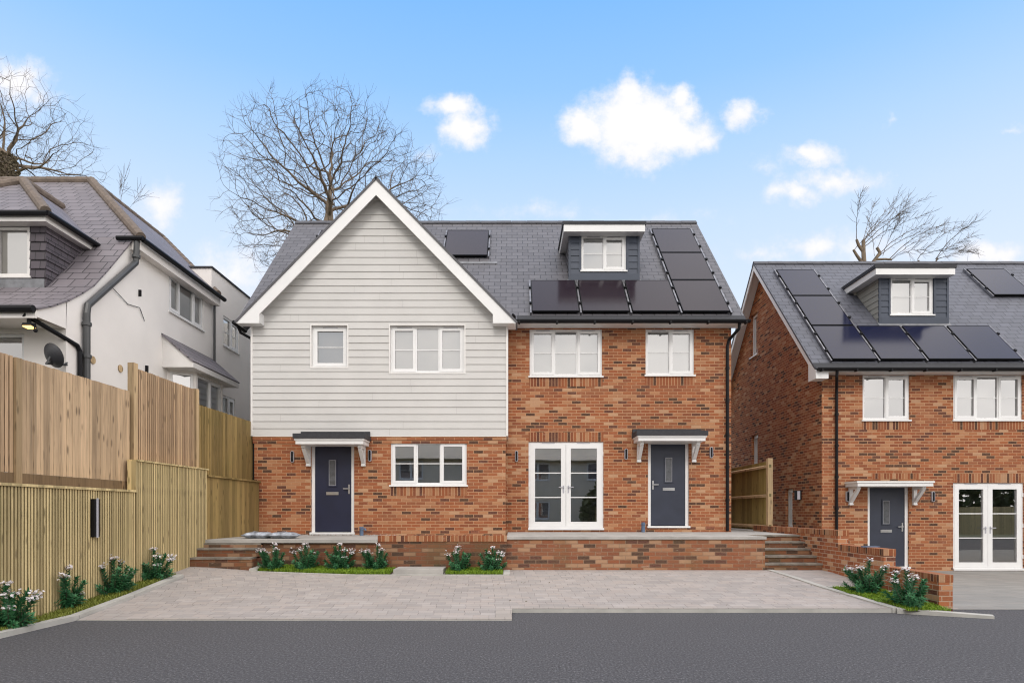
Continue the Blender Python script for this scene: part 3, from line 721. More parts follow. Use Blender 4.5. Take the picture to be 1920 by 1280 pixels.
def solar(roof, x0, x1, y0, y1, mat, label, rails=(True, True)):
    t = thing('solar_panel', label, 'solar panel', roof.at((x0 + x1) / 2, y0, 0), 'solar panels on the slate roofs')
    def slabn(mb, xa, xb, ya, yb, h0, h1, m=0):
        mb.hexa([roof.at(xa, ya, h0), roof.at(xb, ya, h0), roof.at(xb, yb, h0), roof.at(xa, yb, h0), roof.at(xa, ya, h1), roof.at(xb, ya, h1), roof.at(xb, yb, h1), roof.at(xa, yb, h1)], m)
    g = .014; mb = MB(); slabn(mb, x0 + .028, x1 - .028, y0 + .02, y1 - .02, .05, .094); mb.build('glass', mat, t)
    mb = MB(); f = .028
    slabn(mb, x0 + g, x0 + f, y0 + .008, y1 - .008, .05, .098); slabn(mb, x1 - f, x1 - g, y0 + .008, y1 - .008, .05, .098); slabn(mb, x0 + f, x1 - f, y0 + .006, y0 + .02, .05, .098); slabn(mb, x0 + f, x1 - f, y1 - .02, y1 - .006, .05, .098)
    mb.build('frame', 'black', t)
    for k, xx in enumerate((x0 - .022, x1 + .022)):
        if not rails[k]: continue
        mb = MB(); slabn(mb, xx - .018, xx + .018, y0 - .02, y1 + .03, .012, .075); r = mb.build('rail', 'alu', t)
        for q in (.25, .75):
            yc = lerp(y0, y1, q); mb = MB(); slabn(mb, xx - .028, xx + .028, yc - .024, yc + .024, .075, .115); mb.build('clamp', 'black', r)
    return t

# ================================================================== main house
H = thing('house', 'brick and white weatherboarded house pair with a steep front gable and one grey dormer', 'house', (-.4, 15, .85))
FL, FR_ = front(15.0), front(15.65)
rm = Roof(15.3, 5.98, 19.5, 10.24)
ld = (X(583, 15), X(664, 15), Z(1001, 15), Z(829, 15))                 # left door
lw = (X(732.5, 15), X(875, 15), Z(909, 15), Z(828, 15))               # left ground window
bw = (X(585, 15), X(652, 15), Z(689, 15), Z(611, 15)); uw = (X(732, 15), X(871, 15), Z(699, 15), Z(611, 15))
zwb = Z(816, 14.95)
mb = MB(); mb.wall(FL, -6.04, -.15, -.1, zwb, [ld, lw], .13)
mb.face([(-.15, 15, -.1), (-.15, 15.65, -.1), (-.15, 15.65, zwb), (-.15, 15, zwb)])
mb.build('wall', 'brick', H)
mb = MB(); mb.fbox(FL, -6.07, -.13, .002, .03, zwb - .10, zwb - .026); mb.fbox(FL, -6.07, -.13, .002, .018, zwb - .18, zwb - .103); mb.build('corbel_course', 'brick', H)
mb = MB(); mb.wall(FL, -6.06, -.12, zwb, 5.75, [bw, uw], .13); mb.build('wall', 'upvc_warm', H).name = 'backing_wall'
sw_ = (X(993, 15.65), X(1129, 15.65), Z(705, 15.65), Z(617, 15.65)); sw2 = (X(1210.5, 15.65), X(1301.5, 15.65), Z(703, 15.65), Z(617, 15.65))
fd = (X(991, 15.65), X(1131.5, 15.65), Z(993, 15.65), Z(828, 15.65)); rd = (X(1215, 15.65), X(1292, 15.65), Z(989, 15.65), Z(826, 15.65))
zs_ = 5.915
mb = MB(); mb.wall(FR_, -.15, 5.36, .3, zs_, [sw_, sw2, fd, rd], .13); mb.build('wall', 'brick', H)
yb = 23.45
mb = MB(); sd_f = Fr((5.36, 0, 0), (0, 1, 0), (1, 0, 0)); zt_ = lambda u: 5.95 + 1.0143 * (u - 15.3 if u < 19.5 else 23.7 - u) - .1
gable(mb, sd_f, [15.65, 19.5, yb], zt_, .3, []); fl_ = Fr((-6.04, 0, 0), (0, 1, 0), (-1, 0, 0)); mb.wall(fl_, 15.0, yb, .3, zwb)
mb.face([(-6.04, yb, .3), (5.36, yb, .3), (5.36, yb, 5.9), (-6.04, yb, 5.9)]); mb.build('wall', 'brick', H)
mb = MB()   # rooms
for x0, x1, y0 in ((-6.0, -.2, 15.14), (-.1, 5.3, 15.8)):
    mb.box(x0, x1, y0, 23.4, .78, .84); mb.box(x0, x1, y0, 23.4, 3.10, 3.35); mb.box(x0, x1, y0, 23.4, 5.86, 5.9); mb.box(x0, x1, 19.6, 19.7, .85, 3.1); mb.box(x0, x1, 19.6, 19.7, 3.36, 5.85)
mb.box(-.198, -.102, 15.7, 23.4, .8, 5.85); mb.box(3.0, 3.1, 15.8, 19.5, .85, 3.1); mb.box(-4.0, -3.9, 15.15, 19.5, .85, 3.1); mb.box(1.4, 3.4, 18.0, 18.05, 7.6, 8.6)
mb.build('interior', 'plaster', H)
# weatherboarding
GA, GZ, GK = -3.12, 9.06, 1.02          # gable apex x, z, slope
WBF = front(14.975)
def lim(z):
    if z < 5.76: return (-6.06, -.135)
    h = max(0, (GZ - .12 - z) / GK); return (max(-6.06, GA - h), min(-.135, GA + h))
pad = .028
hol = [(h[0] - pad, h[1] + pad, h[2] - .02, h[3] + pad) for h in (bw, uw)]
mb = boards(WBF, zwb, GZ - .13, .1665, lim, hol, .017)
rj = random.Random(3); zj = zwb; 
while zj < 8.2:
    a_, b_ = lim(zj + .16)
    for _ in range(1 if rj.random() < .75 else 2):
        uj = rj.uniform(a_ + .3, b_ - .3)
        if not any(h[0] - .1 < uj < h[1] + .1 and h[2] - .2 < zj + .08 < h[3] + .05 for h in hol): mb.hexa([WBF(uj - .0018, .012, zj + .002), WBF(uj + .0018, .012, zj + .002), WBF(uj + .0018, .0222, zj + .002), WBF(uj - .0018, .0222, zj + .002), WBF(uj - .0018, 0, zj + .160), WBF(uj + .0018, 0, zj + .160), WBF(uj + .0018, .0058, zj + .160), WBF(uj - .0018, .0058, zj + .160)], 1)
    zj += .1665
mb.build('weatherboard', ['board', 'blind_grey'], H)
mb = MB(); gable(mb, Fr((-6.045, 0, 0), (0, 1, 0), (-1, 0, 0)), [15.0, 15.3, 19.5, yb], zt_, zwb, []); boards(Fr((-6.05, 0, 0), (0, 1, 0), (-1, 0, 0)), zwb, 5.9, .1665, lambda z: (14.98, yb), [], .018, mb); mb.build('weatherboard', 'board', H)
mb = MB()
for h in hol: mb.ring(WBF, h[0], h[1], h[2], h[3], .026, -.03, .026)
for u in (-6.105, -.137): mb.fbox(WBF, u, u + .045, -.66 if u > -1 else -.03, .03, zwb - .012, 5.78)
mb.fbox(WBF, -6.06, -.137, -.02, .020, zwb - .022, zwb); mb.build('corner_trim', 'upvc_warm', H)
# gable roof, bargeboards, soffit
rf = MB()
rf.slab([(-6.58, 15.3, rm.z(15.3)), (5.61, 15.3, rm.z(15.3)), (5.61, 19.5, 10.24), (-6.58, 19.5, 10.24)], .05, 0, 1)
rf.slab([(-6.58, 23.7, rm.z(15.3)), (5.61, 23.7, rm.z(15.3)), (5.61, 19.5, 10.24), (-6.58, 19.5, 10.24)], .05, 0, 1)
yv = 15.3 + (GZ + .02 - 5.98) / rm.k; zf = GZ + .02 - 3.25 * GK
for sg in (-1, 1):
    rf.slab([(GA, 14.66, GZ + .02), (GA + sg * 3.25, 14.66, zf), (GA + sg * 3.25, 15.3, zf), (GA + sg * 3.04, 15.31, 5.985), (GA, yv, GZ + .02)], .045, 0, 1)
roof = rf.build('roof', ['slate', 'ridge'], H)
ridge_cap(roof, -6.58, 5.61, 19.5, 10.24)
mb = MB()
for sg in (-1, 1):
    mb.slab([(GA, 14.66, GZ + .045), (GA + sg * .10, 14.66, GZ - .055), (GA + sg * .10, yv, GZ - .055), (GA, yv, GZ + .045)], .018)
mb.build('ridge_tiles', 'ridge', roof)
bb = MB()
for sg in (-1, 1):
    xo = GA + sg * 3.21; xi = GA + sg * 2.68; zz = lambda x, dz: GZ - .02 - dz - GK * abs(x - GA)
    for y0, y1 in ((14.68, 14.71),):
        prof = [(GA, zz(GA, 0)), (xo, zz(xo, 0)), (xo, 5.735), (xi, 5.735), (xi, zz(xi, .365)), (GA, zz(GA, .365))]
        a = [(x, y0, z) for x, z in prof]; b = [(x, y1, z) for x, z in prof]
        bb.face(a); bb.face(b[::-1])
        for i in range(len(prof)): j = (i + 1) % len(prof); bb.face([a[i], b[i], b[j], a[j]])
    bb.slab([(GA, 14.71, GZ - .06), (GA + sg * 3.2, 14.71, GZ - .06 - 3.2 * GK), (GA + sg * 3.2, 14.97, GZ - .06 - 3.2 * GK), (GA, 14.97, GZ - .06)], .02)
    bb.box(min(xo, xi), max(xo, xi), 14.712, 14.96 if sg < 0 else 15.2, 5.735, 5.75)
    bb.face([(xi, 14.71, 5.735), (xi, 14.97, 5.735), (xi, 14.97, 6.0), (xi, 14.71, 6.0)]); bb.face([(xo, 14.71, 5.735), (xo, 15.28, 5.735), (xo, 15.28, 5.78), (xo, 14.71, 5.78)])
bb.build('bargeboard', 'upvc', H)
# eaves on the brick side
mb = MB(); mb.box(.10, 5.58, 15.29, 15.66, zs_ - .015, zs_ + .01); mb.box(.09, 5.58, 15.268, 15.29, zs_ - .015, 5.95); mb.build('soffit', 'upvc', H)
mb = MB(); mb.slab([(.12, 15.26, 5.955), (5.61, 15.26, 5.955), (5.61, 15.46, 6.15), (.12, 15.46, 6.15)], .006); mb.build('eaves_flashing', 'felt', H)
gutter(H, 15.205, .07, 5.66, 5.955)
mb = MB(); mb.tube([(.06, 15.205, 5.97), (.06, 15.10, 6.02), (.02, 14.85, 5.98)], .03, 8); mb.build('gutter_end', 'black', H)
mb = MB(); mb.tube([(-6.30, 14.8, 5.80), (-6.42, 14.78, 5.78), (-6.42, 15.4, 5.76)], .055, 8); mb.build('gutter_end', 'black', H)
downpipe(H, [(5.42, 15.24, 5.90), (5.42, 15.28, 5.78), (5.27, 15.55, 5.58), (5.245, 15.58, 5.45), (5.245, 15.58, ZR + .02)], .037, clips=(4.9, 4.1, 3.3, 2.5, 1.7))
downpipe(H, [(-6.42, 15.0, 5.74), (-6.38, 15.05, 5.62), (-6.16, 15.12, 5.5), (-6.14, 15.12, 5.35), (-6.14, 15.12, 3.35), (-6.10, 15.10, 3.1), (-6.10, 15.10, ZT + .02)], .034)
# openings
window(H, FL, *bw, [('s', 1)], recess=.045, blind='blind_grey', vents=True, sw=.06)
window(H, FL, *uw, [('s', 1), ('f', 1), ('s', 1)], recess=.045, blind='blind')
window(H, FL, *lw, [('s', 1), ('f', 1), ('s', 1)], recess=.03)
window(H, FR_, *sw_, [('s', 1), ('f', 1), ('s', 1)], recess=.03, blind='blind')
window(H, FR_, *sw2, [('f', 1), ('s', 1)], recess=.03, blind='blind')
french(H, FR_, *fd, recess=.03)
tag(door(H, FL, *ld, 'navy', hinge=1), 'dark navy door'); tag(door(H, FR_, *rd, 'anthra', hinge=-1), 'blue grey door')
canopy(H, FL, X(554, 14.42), X(681, 14.42), Z(832, 14.42), .58); canopy(H, FR_, X(1197, 15.07), X(1323, 15.07), Z(826, 15.07), .58)
def soldier(h, fr, u0, u1, z0, z1, mat='soldier'):
    mb = MB(); mb.fbox(fr, u0, u1, -.01, .004, z0, z1); return mb.build('soldier_course', mat, h)
soldier(H, FL, lw[0] - .01, lw[1] + .01, lw[2] - .25, lw[2] - .036); soldier(H, FR_, sw_[0] - .01, sw_[1] + .01, sw_[2] - .25, sw_[2] - .036); soldier(H, FR_, sw2[0] - .01, sw2[1] + .01, sw2[2] - .25, sw2[2] - .036)
soldier(H, FR_, fd[0] - .0, fd[1] + .0, fd[3] + .005, fd[3] + .235)
def airbrick(h, fr, u, z):
    mb = MB(); mb.ring(fr, u - .105, u + .105, z - .035, z + .035, .012, .001, .006); mb.fbox(fr, u - .093, u + .093, .001, .003, z - .006, z + .006)
    for k in range(9): uu = u - .085 + k * .0212; mb.fbox(fr, uu - .006, uu + .006, .001, .005, z - .023, z + .023)
    return mb.build('air_brick', 'terracotta', h)
airbrick(H, FR_, X(1175, 15.65), Z(992, 15.65)); airbrick(H, FR_, X(1332, 15.65), Z(988.5, 15.65)); airbrick(H, FL, X(703, 15), Z(1001, 15) + .03); airbrick(H, FL, X(891, 15), Z(998, 15) + .02)
# dormer
def dormer(h, roof, x0, x1, yf, zt, win, ov, zw, zd, cheek, lights):
    fr = front(yf); zb = roof.z(yf); mb = boards(front(yf), zb - .02, zt, .165, lambda z: (x0, x1), [win], .016)
    mb.wall(front(yf + .012), x0 + .002, x1 - .002, zb - .05, zt, [win], .10)
    mb.fbox(fr, x0 - .015, x0 + .04, -.02, .026, zb, zt); mb.fbox(fr, x1 - .04, x1 + .015, -.02, .026, zb, zt); mb.fbox(fr, win[0] - .07, win[1] + .05, -.01, .028, win[3] + .004, win[3] + .07)
    mb.fbox(fr, win[0] - .06, win[0] - .004, -.01, .024, win[2], win[3]); mb.fbox(fr, win[1] + .004, win[1] + .06, -.01, .024, win[2], win[3]); mb.fbox(fr, x0 + .04, x1 - .04, .0, .03, zb + .0, zb + .16)
    d_ = mb.build('dormer', 'board_dark', h)
    yt = roof.y + (zt - roof.zz) / roof.k
    for x, sg in ((x0, -1), (x1, 1)):
        fs = Fr((x, 0, 0), (0, 1, 0), (sg, 0, 0)); z = zb; mb = MB()
        mb.face([fs(yf, 0, zb - .05), fs(yt, 0, zt), fs(yf, 0, zt)])
        boards(fs, zb, zt, .165, lambda z: (yf, max(yf, roof.y + (z - roof.zz) / roof.k)), [], .014, mb)
        mb.build('cheek', cheek, d_)
    xa, xb, ya = ov; yk = roof.y + (zw - roof.zz) / roof.k + .1
    mb = MB(); mb.box(xa + .03, xb - .03, ya + .02, yk, zt, zw); mb.build('fascia', 'upvc', d_)
    mb = MB(); mb.box(xa, xb, ya, yk + .1, zw, zd); mb.build('dormer_roof', 'felt', d_)
    mb = MB(); n = .006
    mb.slab([roof.at(x0 - .05, yf - .19, .02), roof.at(x1 + .05, yf - .19, .02), roof.at(x1 + .05, yf + .02, .02), roof.at(x0 - .05, yf + .02, .02)], .008); mb.build('flashing', 'lead', d_)
    window(h, fr, *win, lights, recess=.02, blind='blind', frame_mat='upvc')
yd = 16.77
dormer(H, rm, X(1067, yd), X(1198, yd), yd, 8.62, (X(1090, yd), X(1174, yd), Z(507.5, yd), Z(442, yd)), (X(1055, 16.45), X(1212, 16.45), 16.45), 8.80, 8.885, 'slate', [('f', 1), ('s', 1)])
xs = 4.116; pw_ = 1.213
LBL = {(0, 0): 'solar panel at the left end of the bottom row on the middle house roof', (1, 0): 'second solar panel from the left in the bottom row, under the middle house dormer',
       (2, 0): 'third solar panel from the left in the bottom row on the middle house roof', (3, 0): 'corner solar panel at the right end of the middle house bottom row',
       (3, 1): 'middle solar panel of the column right of the dormer, middle house roof', (3, 2): 'topmost solar panel of the column right of the dormer on the middle house'}
for (i, j), l in LBL.items():
    x0 = xs + (i - 3) * pw_; y0 = 15.5 + 1.165 * j
    solar(rm, x0, x0 + pw_ - .05, y0, y0 + 1.145, 'solar', l, (True, i == 3))
solar(rm, -1.90, -.67, 17.70, 18.9, 'solar', 'single solar panel behind the gable slope under the ridge, left of the dormer')
solar(rm, -5.62, -4.4, 17.70, 18.9, 'solar', 'solar panel mostly hidden behind the left slope of the white gable')
for a, b in ((-1.95, -.40), (-5.95, -4.4)):
    mb = MB(); mb.slab([rm.at(a, 17.46, .012), rm.at(b, 17.46, .012), rm.at(b, 17.54, .012), rm.at(a, 17.54, .012)], .01); mb.build('flashing', 'lead', roof)
for px, py, y, l in ((549, 856, 15, 'black capsule wall lamp left of the navy door'), (694, 854, 15, 'black capsule wall lamp between the navy door and the ground floor window'),
                  (968.5, 855, 15.65, 'black capsule wall lamp left of the middle french doors'), (1173.5, 851, 15.65, 'black capsule wall lamp between the french doors and the blue grey door'),
                  (1333, 848, 15.65, 'black capsule wall lamp right of the blue grey door, beside the downpipe')):
    lamp(front(y), X(px, y), Z(py, y), l)

# ================================================================== right house
G = thing('house', 'red brick house on the right with blue grey slate roof and grey dormer', 'house', (9, 16.4, -.1))
rr = Roof(16.05, 5.01, 20.2, 9.28); FG = front(16.4); xl, xr = 7.94, 19.6; yq = 24.0; zq = 4.93
w1 = (X(1617.5, 16.4), X(1705.5, 16.4), Z(787, 16.4), Z(703, 16.4)); w2 = (X(1787.5, 16.4), X(1917, 16.4), Z(787, 16.4), Z(703, 16.4))
gd = (X(1627, 16.4), X(1704.5, 16.4), Z(1065, 16.4), Z(908, 16.4)); gf = (X(1787, 16.4), X(1919.5, 16.4), Z(1068.5, 16.4), Z(905, 16.4))
w3 = (15.4, 17.2, w2[2], w2[3]); w4 = (15.4, 17.2, .9, 2.15)
mb = MB(); mb.wall(FG, xl, xr, -.4, zq, [w1, w2, gd, gf, w3, w4], .13); mb.build('wall', 'brick', G)
mb = MB(); FS = Fr((xl, 0, 0), (0, 1, 0), (-1, 0, 0)); s1 = (20.72, 21.3, 6.52, 7.9); s2 = (20.65, 21.2, 2.9, 3.93); s3 = (18.1, 18.58, .93, 2.07)
zt2 = lambda u: 5.01 + rr.k * (u - 16.05 if u < 20.2 else 24.35 - u) - .1
gable(mb, FS, [16.4, 20.2, yq], zt2, -.4, [s1, s2, s3]); gable(mb, Fr((xr, 0, 0), (0, 1, 0), (1, 0, 0)), [16.4, 20.2, yq], zt2, -.4, [])
mb.face([(xl, yq, -.4), (xr, yq, -.4), (xr, yq, 4.9), (xl, yq, 4.9)]); mb.build('wall', 'brick', G)
mb = MB(); y0 = 16.54
mb.box(xl + .05, xr - .05, y0, 23.9, -.16, -.12); mb.box(xl + .14, xr - .05, y0, 23.9, 2.35, 2.6); mb.box(xl + .14, xr - .05, y0, 23.9, 4.94, 4.97); mb.box(xl + .14, xr - .05, 20.3, 20.4, -.1, 2.3); mb.box(xl + .14, xr - .05, 20.3, 20.4, 2.61, 4.9); mb.box(10.6, 10.7, y0, 20.2, -.1, 2.3); mb.box(10.6, 10.7, y0, 20.2, 2.61, 4.9); mb.box(14, 14.1, y0, 20.2, -.1, 4.9)
mb.box(10, 12, 18.7, 18.75, 6.7, 7.9); mb.build('interior', 'plaster', G)
rf = MB(); x0, x1 = 7.61, 19.9
rf.slab([(x0, 16.05, 5.01), (x1, 16.05, 5.01), (x1, 20.2, 9.28), (x0, 20.2, 9.28)], .05, 0, 1); rf.slab([(x0, 24.35, 5.01), (x1, 24.35, 5.01), (x1, 20.2, 9.28), (x0, 20.2, 9.28)], .05, 0, 1)
groof = rf.build('roof', ['slate_blue', 'ridge'], G); ridge_cap(groof, x0, x1, 20.2, 9.28)
mb = MB()
for sg, ya in ((1, 16.05), (-1, 24.35)):
    za = 5.01
    for (xa, xb, top, bot) in ((7.625, 7.655, -.052, .26), (7.655, 7.94, -.056, .075)):
        P_ = [(ya, za - .055), (20.2, 9.28 - .055), (20.2, 9.28 - bot), (ya, za - bot)]
        a = [(xa, y, z) for y, z in P_]; b = [(xb, y, z) for y, z in P_]; mb.face(a); mb.face(b[::-1])
        for i in range(4): j = (i + 1) % 4; mb.face([a[i], b[i], b[j], a[j]])
mb.box(7.622, 7.93, 16.03, 16.398, zq - .18, zq - .02); mb.hexa([(7.622, 16.03, zq - .18), (7.655, 16.03, zq - .18), (7.655, 16.4, zq - .18), (7.622, 16.4, zq - .18), (7.622, 16.03, 5.0), (7.655, 16.03, 5.0), (7.655, 16.4, 5.3), (7.622, 16.4, 5.3)]) if False else None
mb.slab([(7.62, 16.028, zq - .184), (7.62, 16.44, zq - .184), (7.62, 16.44, 5.26), (7.62, 16.028, 4.95)], .01, direction=(-1, 0, 0))
mb.build('bargeboard', 'upvc', G)
mb = MB(); mb.box(7.94, 19.85, 16.05, 16.42, zq - .015, zq + .012); mb.box(7.64, 19.85, 16.022, 16.048, zq - .02, 4.98); mb.build('soffit', 'upvc', G)
mb = MB(); mb.slab([(7.62, 16.01, 4.985), (19.9, 16.01, 4.985), (19.9, 16.2, 5.18), (7.62, 16.2, 5.18)], .006); mb.build('eaves_flashing', 'felt', G)
gutter(G, 15.955, 7.62, 19.9, 4.985)
downpipe(G, [(8.12, 15.98, 4.93), (8.12, 16.0, 4.8), (8.27, 16.3, 4.56), (8.285, 16.33, 4.42), (8.285, 16.33, .9), (8.285, 16.33, 0)], .037, clips=(3.9, 3.1, 2.3, 1.5))
window(G, FG, *w1, [('f', 1), ('s', 1)], recess=.03, blind='blind_grey'); window(G, FG, *w2, [('s', 1), ('f', 1), ('s', 1)], recess=.03, blind='blind_grey')  # grey blinds added to stand in for sky reflected in these panes
window(G, FG, *w3, [('s', 1), ('f', 1), ('s', 1)], recess=.03); window(G, FG, *w4, [('s', 1), ('f', 1), ('s', 1)], recess=.03)
for s_ in (s1, s2, s3): window(G, FS, *s_, [('s', 1)], recess=.08, vents=False, sw=.045, bar=(s_ is s3))
french(G, FG, *gf, recess=.03); tag(door(G, FG, *gd, 'anthra', hinge=1), 'blue grey door')
canopy(G, FG, X(1608, 15.82), X(1750, 15.82), Z(911, 15.82), .58, dark=False)
for w_ in (w1, w2, w3): soldier(G, FG, w_[0] - .01, w_[1] + .01, w_[2] - .25, w_[2] - .036)
soldier(G, FG, gf[0], gf[1], gf[3] + .005, gf[3] + .235); soldier(G, FG, gd[0] + .1, gd[1] + .3, gd[3] + .14, gd[3] + .29)
yd = 17.56
dormer(G, rr, X(1648.5, yd), X(1777, yd), yd, Z(514, 17.25), (X(1669.5, yd), X(1750, yd), Z(590, yd), Z(521, yd)), (X(1641, 17.25), X(1794, 17.25), 17.25), Z(502, 17.25), Z(495.5, 17.25), 'board_cheek', [('f', 1), ('s', 1)])
xs = 8.10; pw_ = 1.217
LBL = {(0, 0): 'lowest left corner solar panel above the gutter on the right house roof', (1, 0): 'second solar panel along the bottom row below the dormer on the right house', (2, 0): 'third solar panel along the bottom row on the right house roof',
       (3, 0): 'solar panel at the right end of the bottom row on the right house roof', (0, 1): 'middle solar panel of the sloping column near the left verge of the right house', (0, 2): 'topmost solar panel near the left verge of the right house roof'}
for (i, j), l in LBL.items():
    a = xs + i * pw_; y0 = 16.24 + 1.165 * j; solar(rr, a, a + pw_ - .05, y0, y0 + 1.145, 'solar_blue', l, (True, (j > 0) or i == 3))
solar(rr, 13.97, 15.15, 18.6, 19.76, 'solar_blue', 'single solar panel right of the dormer on the right house, cut by the picture edge')
for px, l in ((1588, 'black capsule wall lamp between the downpipe and the door of the right house'), (1748, 'black capsule wall lamp right of the right house door canopy')): lamp(FG, X(px, 16.4), Z(930.5, 16.4), l)
t = thing('wall_lamp', 'square black wall lamp with white diffuser on the brick side of the right house', 'wall lamp', FS(17.62, 0, 1.87))
mb = MB(); mb.fbox(FS, 17.54, 17.70, .001, .035, 1.74, 2.0); mb.build('back_plate', 'black', t); mb = MB(); mb.fbox(FS, 17.555, 17.685, .035, .12, 1.755, 1.985); mb.build('diffuser', 'diffuser', t)
mb = MB(); mb.fbox(FS, 17.54, 17.70, .12, .13, 1.74, 2.0); mb.build('front_plate', 'black', t)

# ================================================================== left house
L = thing('house', 'white rendered neighbour house on the left behind the fence, with mauve tiled hipped roof', 'house', (-10, 13, 0))
FW = Fr((-8, 0, 0), (0, 1, 0), (1, 0, 0))
lw1 = (14.93, 16.58, 6.10, 6.98); lb1 = (17.8, 18.8, 6.05, 6.88); lb2 = (17.72, 18.55, 3.75, 4.66)
curve = [(10.75, 4.83), (11.10, 4.99), (11.5, 5.22), (11.85, 5.46), (12.18, 5.72), (12.63, 6.20), (13.06, 6.69), (13.45, 7.13)]
mb = MB()
us = [y for y, z in curve if y >= 11.5] + [17.1]
def ztl(u):
    for (a, za), (b, zb) in zip(curve, curve[1:]):
        if a <= u <= b: return lerp(za, zb, (u - a) / (b - a)) - .03
    return 7.10
gable(mb, FW, [11.48] + us, ztl, 0, [lw1], .1)
mb.wall(Fr((-8.03, 0, 0), (0, 1, 0), (1, 0, 0)), 17.1, 22, 0, 7.92, [lb1, lb2], .1); mb.face([(-8.03, 17.1, 7.0), (-8.6, 17.1, 7.0), (-8.6, 17.1, 7.92), (-8.03, 17.1, 7.92)])
ww = (-10.2, X(45, 11.48), 3.6, 4.60); mb.wall(front(11.48), -16, -8, 0, 4.72, [ww], .1)
cv = [(y, z) for y, z in curve if y <= 11.5]
for xx in (-8.0, -8.06):
    mb.face([(xx, 10.78, 4.69), (xx, 11.485, 4.69), *[(xx, y, z - .03) for y, z in reversed(cv)]])
mb.face([(-16, 10.78, 4.69), (-8, 10.78, 4.69), (-8, 11.48, 4.69), (-16, 11.48, 4.69)]); mb.box(-16, -8.001, 10.74, 10.78, 4.66, 4.80)
mb.face([(-8.0, 10.78, 4.69), (-8.06, 10.78, 4.69), (-8.06, 10.78, 4.81), (-8, 10.78, 4.81)])
mb.box(-8.001, -7.80, 13.42, 17.12, 6.90, 7.10); mb.face([(-16, 11.48, 0), (-16, 20, 0), (-16, 20, 7), (-16, 11.48, 7)]); mb.face([(-16, 22, 0), (-8.03, 22, 0), (-8.03, 22, 7.9), (-16, 22, 7.9)])
mb.build('wall', 'render', L)
mb = MB(); mb.box(-8.7, -7.99, 17.06, 22.1, 7.92, 7.96); mb.build('parapet_cap', 'felt', L)
mb = MB(); mb.box(-15.9, -8.2, 11.7, 21.9, .1, .2); mb.box(-15.9, -8.2, 11.7, 21.9, 4.86, 5.0); mb.box(-10.0, -9.9, 11.7, 21.9, 5.02, 7); mb.box(-15.9, -8.2, 14.0, 14.1, .3, 4.8); mb.box(-10.0, -9.9, 14.2, 21.9, .3, 4.8); mb.build('interior', 'plaster', L)
rf = MB()
for (a, za), (b, zb) in zip(curve, curve[1:]): rf.slab([(-16.2, a, za), (-7.965, a, za), (-7.965, b, zb), (-16.2, b, zb)], .03)
AX, AY, AZ = -10.9, 16.6, 9.98
rf.slab([(-7.965, 13.45, 7.131), (-7.80, 13.5, 7.2), (AX, AY, AZ), (-16.2, AY, AZ), (-16.2, 13.45, 7.131)], .03)
rf.slab([(-7.78, 13.47, 7.19), (-7.78, 17.13, 7.19), (AX, 20, AZ), (AX, AY, AZ)], .03); rf.slab([(AX, AY, AZ), (AX, 20, AZ), (-16.2, 20, AZ), (-16.2, AY, AZ)], .02)
lroof = rf.build('roof', 'tile_left', L)
def hipcap(parent, pts, r=.11, n=None):
    mb = MB()
    for p, q in zip(pts, pts[1:]):
        p, q = V(p), V(q); n = max(1, round((q - p).length / .38))
        for i in range(n): mb.tube([p.lerp(q, i / n), p.lerp(q, (i + 1) / n)], [r * .93, r * 1.04], 10)
    return mb.build('hip_tiles', 'ridge_left', parent)
hipcap(lroof, [(-7.83, 13.5, 7.20), (AX, AY, AZ)]); hipcap(lroof, [(AX, AY, AZ), (-16.2, AY, AZ)]); hipcap(lroof, [(AX, AY, AZ), (AX, 20, AZ), (-7.85, 17.1, 7.24)], .08)
# dormer of the left house
mb = MB(); fr = front(12.1); lwin = (-11.0, X(57, 12.1), 5.85, 6.79)
mb.wall(fr, -12.3, -8.82, 5.55, 6.83, [lwin], .1); mb.face([(-8.82, 12.1, 5.6), (-8.82, 13.28, 6.85), (-8.82, 12.1, 6.85)])
fs = Fr((-8.82, 0, 0), (0, 1, 0), (1, 0, 0)); zk = lambda z: 12.1 + (z - 5.66) / 1.0
boards(fs, 5.66, 6.83, .17, lambda z: (12.085, max(12.085, zk(z) - .02)), [], .022, mb); boards(fr, 5.66, 6.83, .17, lambda z: (lwin[1] + .0, -8.80), [], .022, mb)
ldm = mb.build('dormer', 'tile_hung', L)
rf = MB(); rf.slab([(-12.44, 11.85, 6.95), (-8.62, 11.85, 6.95), (-10.53, 13.8, 8.5)], .03); rf.slab([(-8.62, 11.85, 6.95), (-8.62, 13.30, 6.95), (-10.53, 14.97, 8.5), (-10.53, 13.8, 8.5)], .03)
rf.build('dormer_roof', 'tile_left', ldm); hipcap(ldm, [(-8.66, 11.89, 6.99), (-10.53, 13.8, 8.53), (-10.53, 14.95, 8.53)], .10); hipcap(ldm, [(-12.4, 11.89, 6.99), (-10.53, 13.8, 8.53)], .10)
mb = MB(); mb.box(-12.4, -8.66, 11.88, 12.1, 6.80, 6.93); mb.box(-8.82, -8.66, 12.1, 13.22, 6.80, 6.93); mb.build('fascia', 'upvc_warm', ldm)
mb = MB(); mb.tube([(-12.45, 11.83, 6.93), (-8.58, 11.83, 6.93)], .05, 8); mb.tube([(-8.58, 11.82, 6.93), (-8.58, 13.30, 6.93)], .05, 8); mb.build('gutter', 'black', ldm)
window(L, fr, *lwin, [('s', 1.2), ('f', 1), ('f', 1)], recess=.0, bar=False, blind='blind', vents=False, frame_mat='upvc_warm')
mb = MB(); mb.fbox(fr, lwin[0], lwin[1] + .28, .0, .03, 5.62, 5.80); mb.build('flashing', 'lead', ldm)
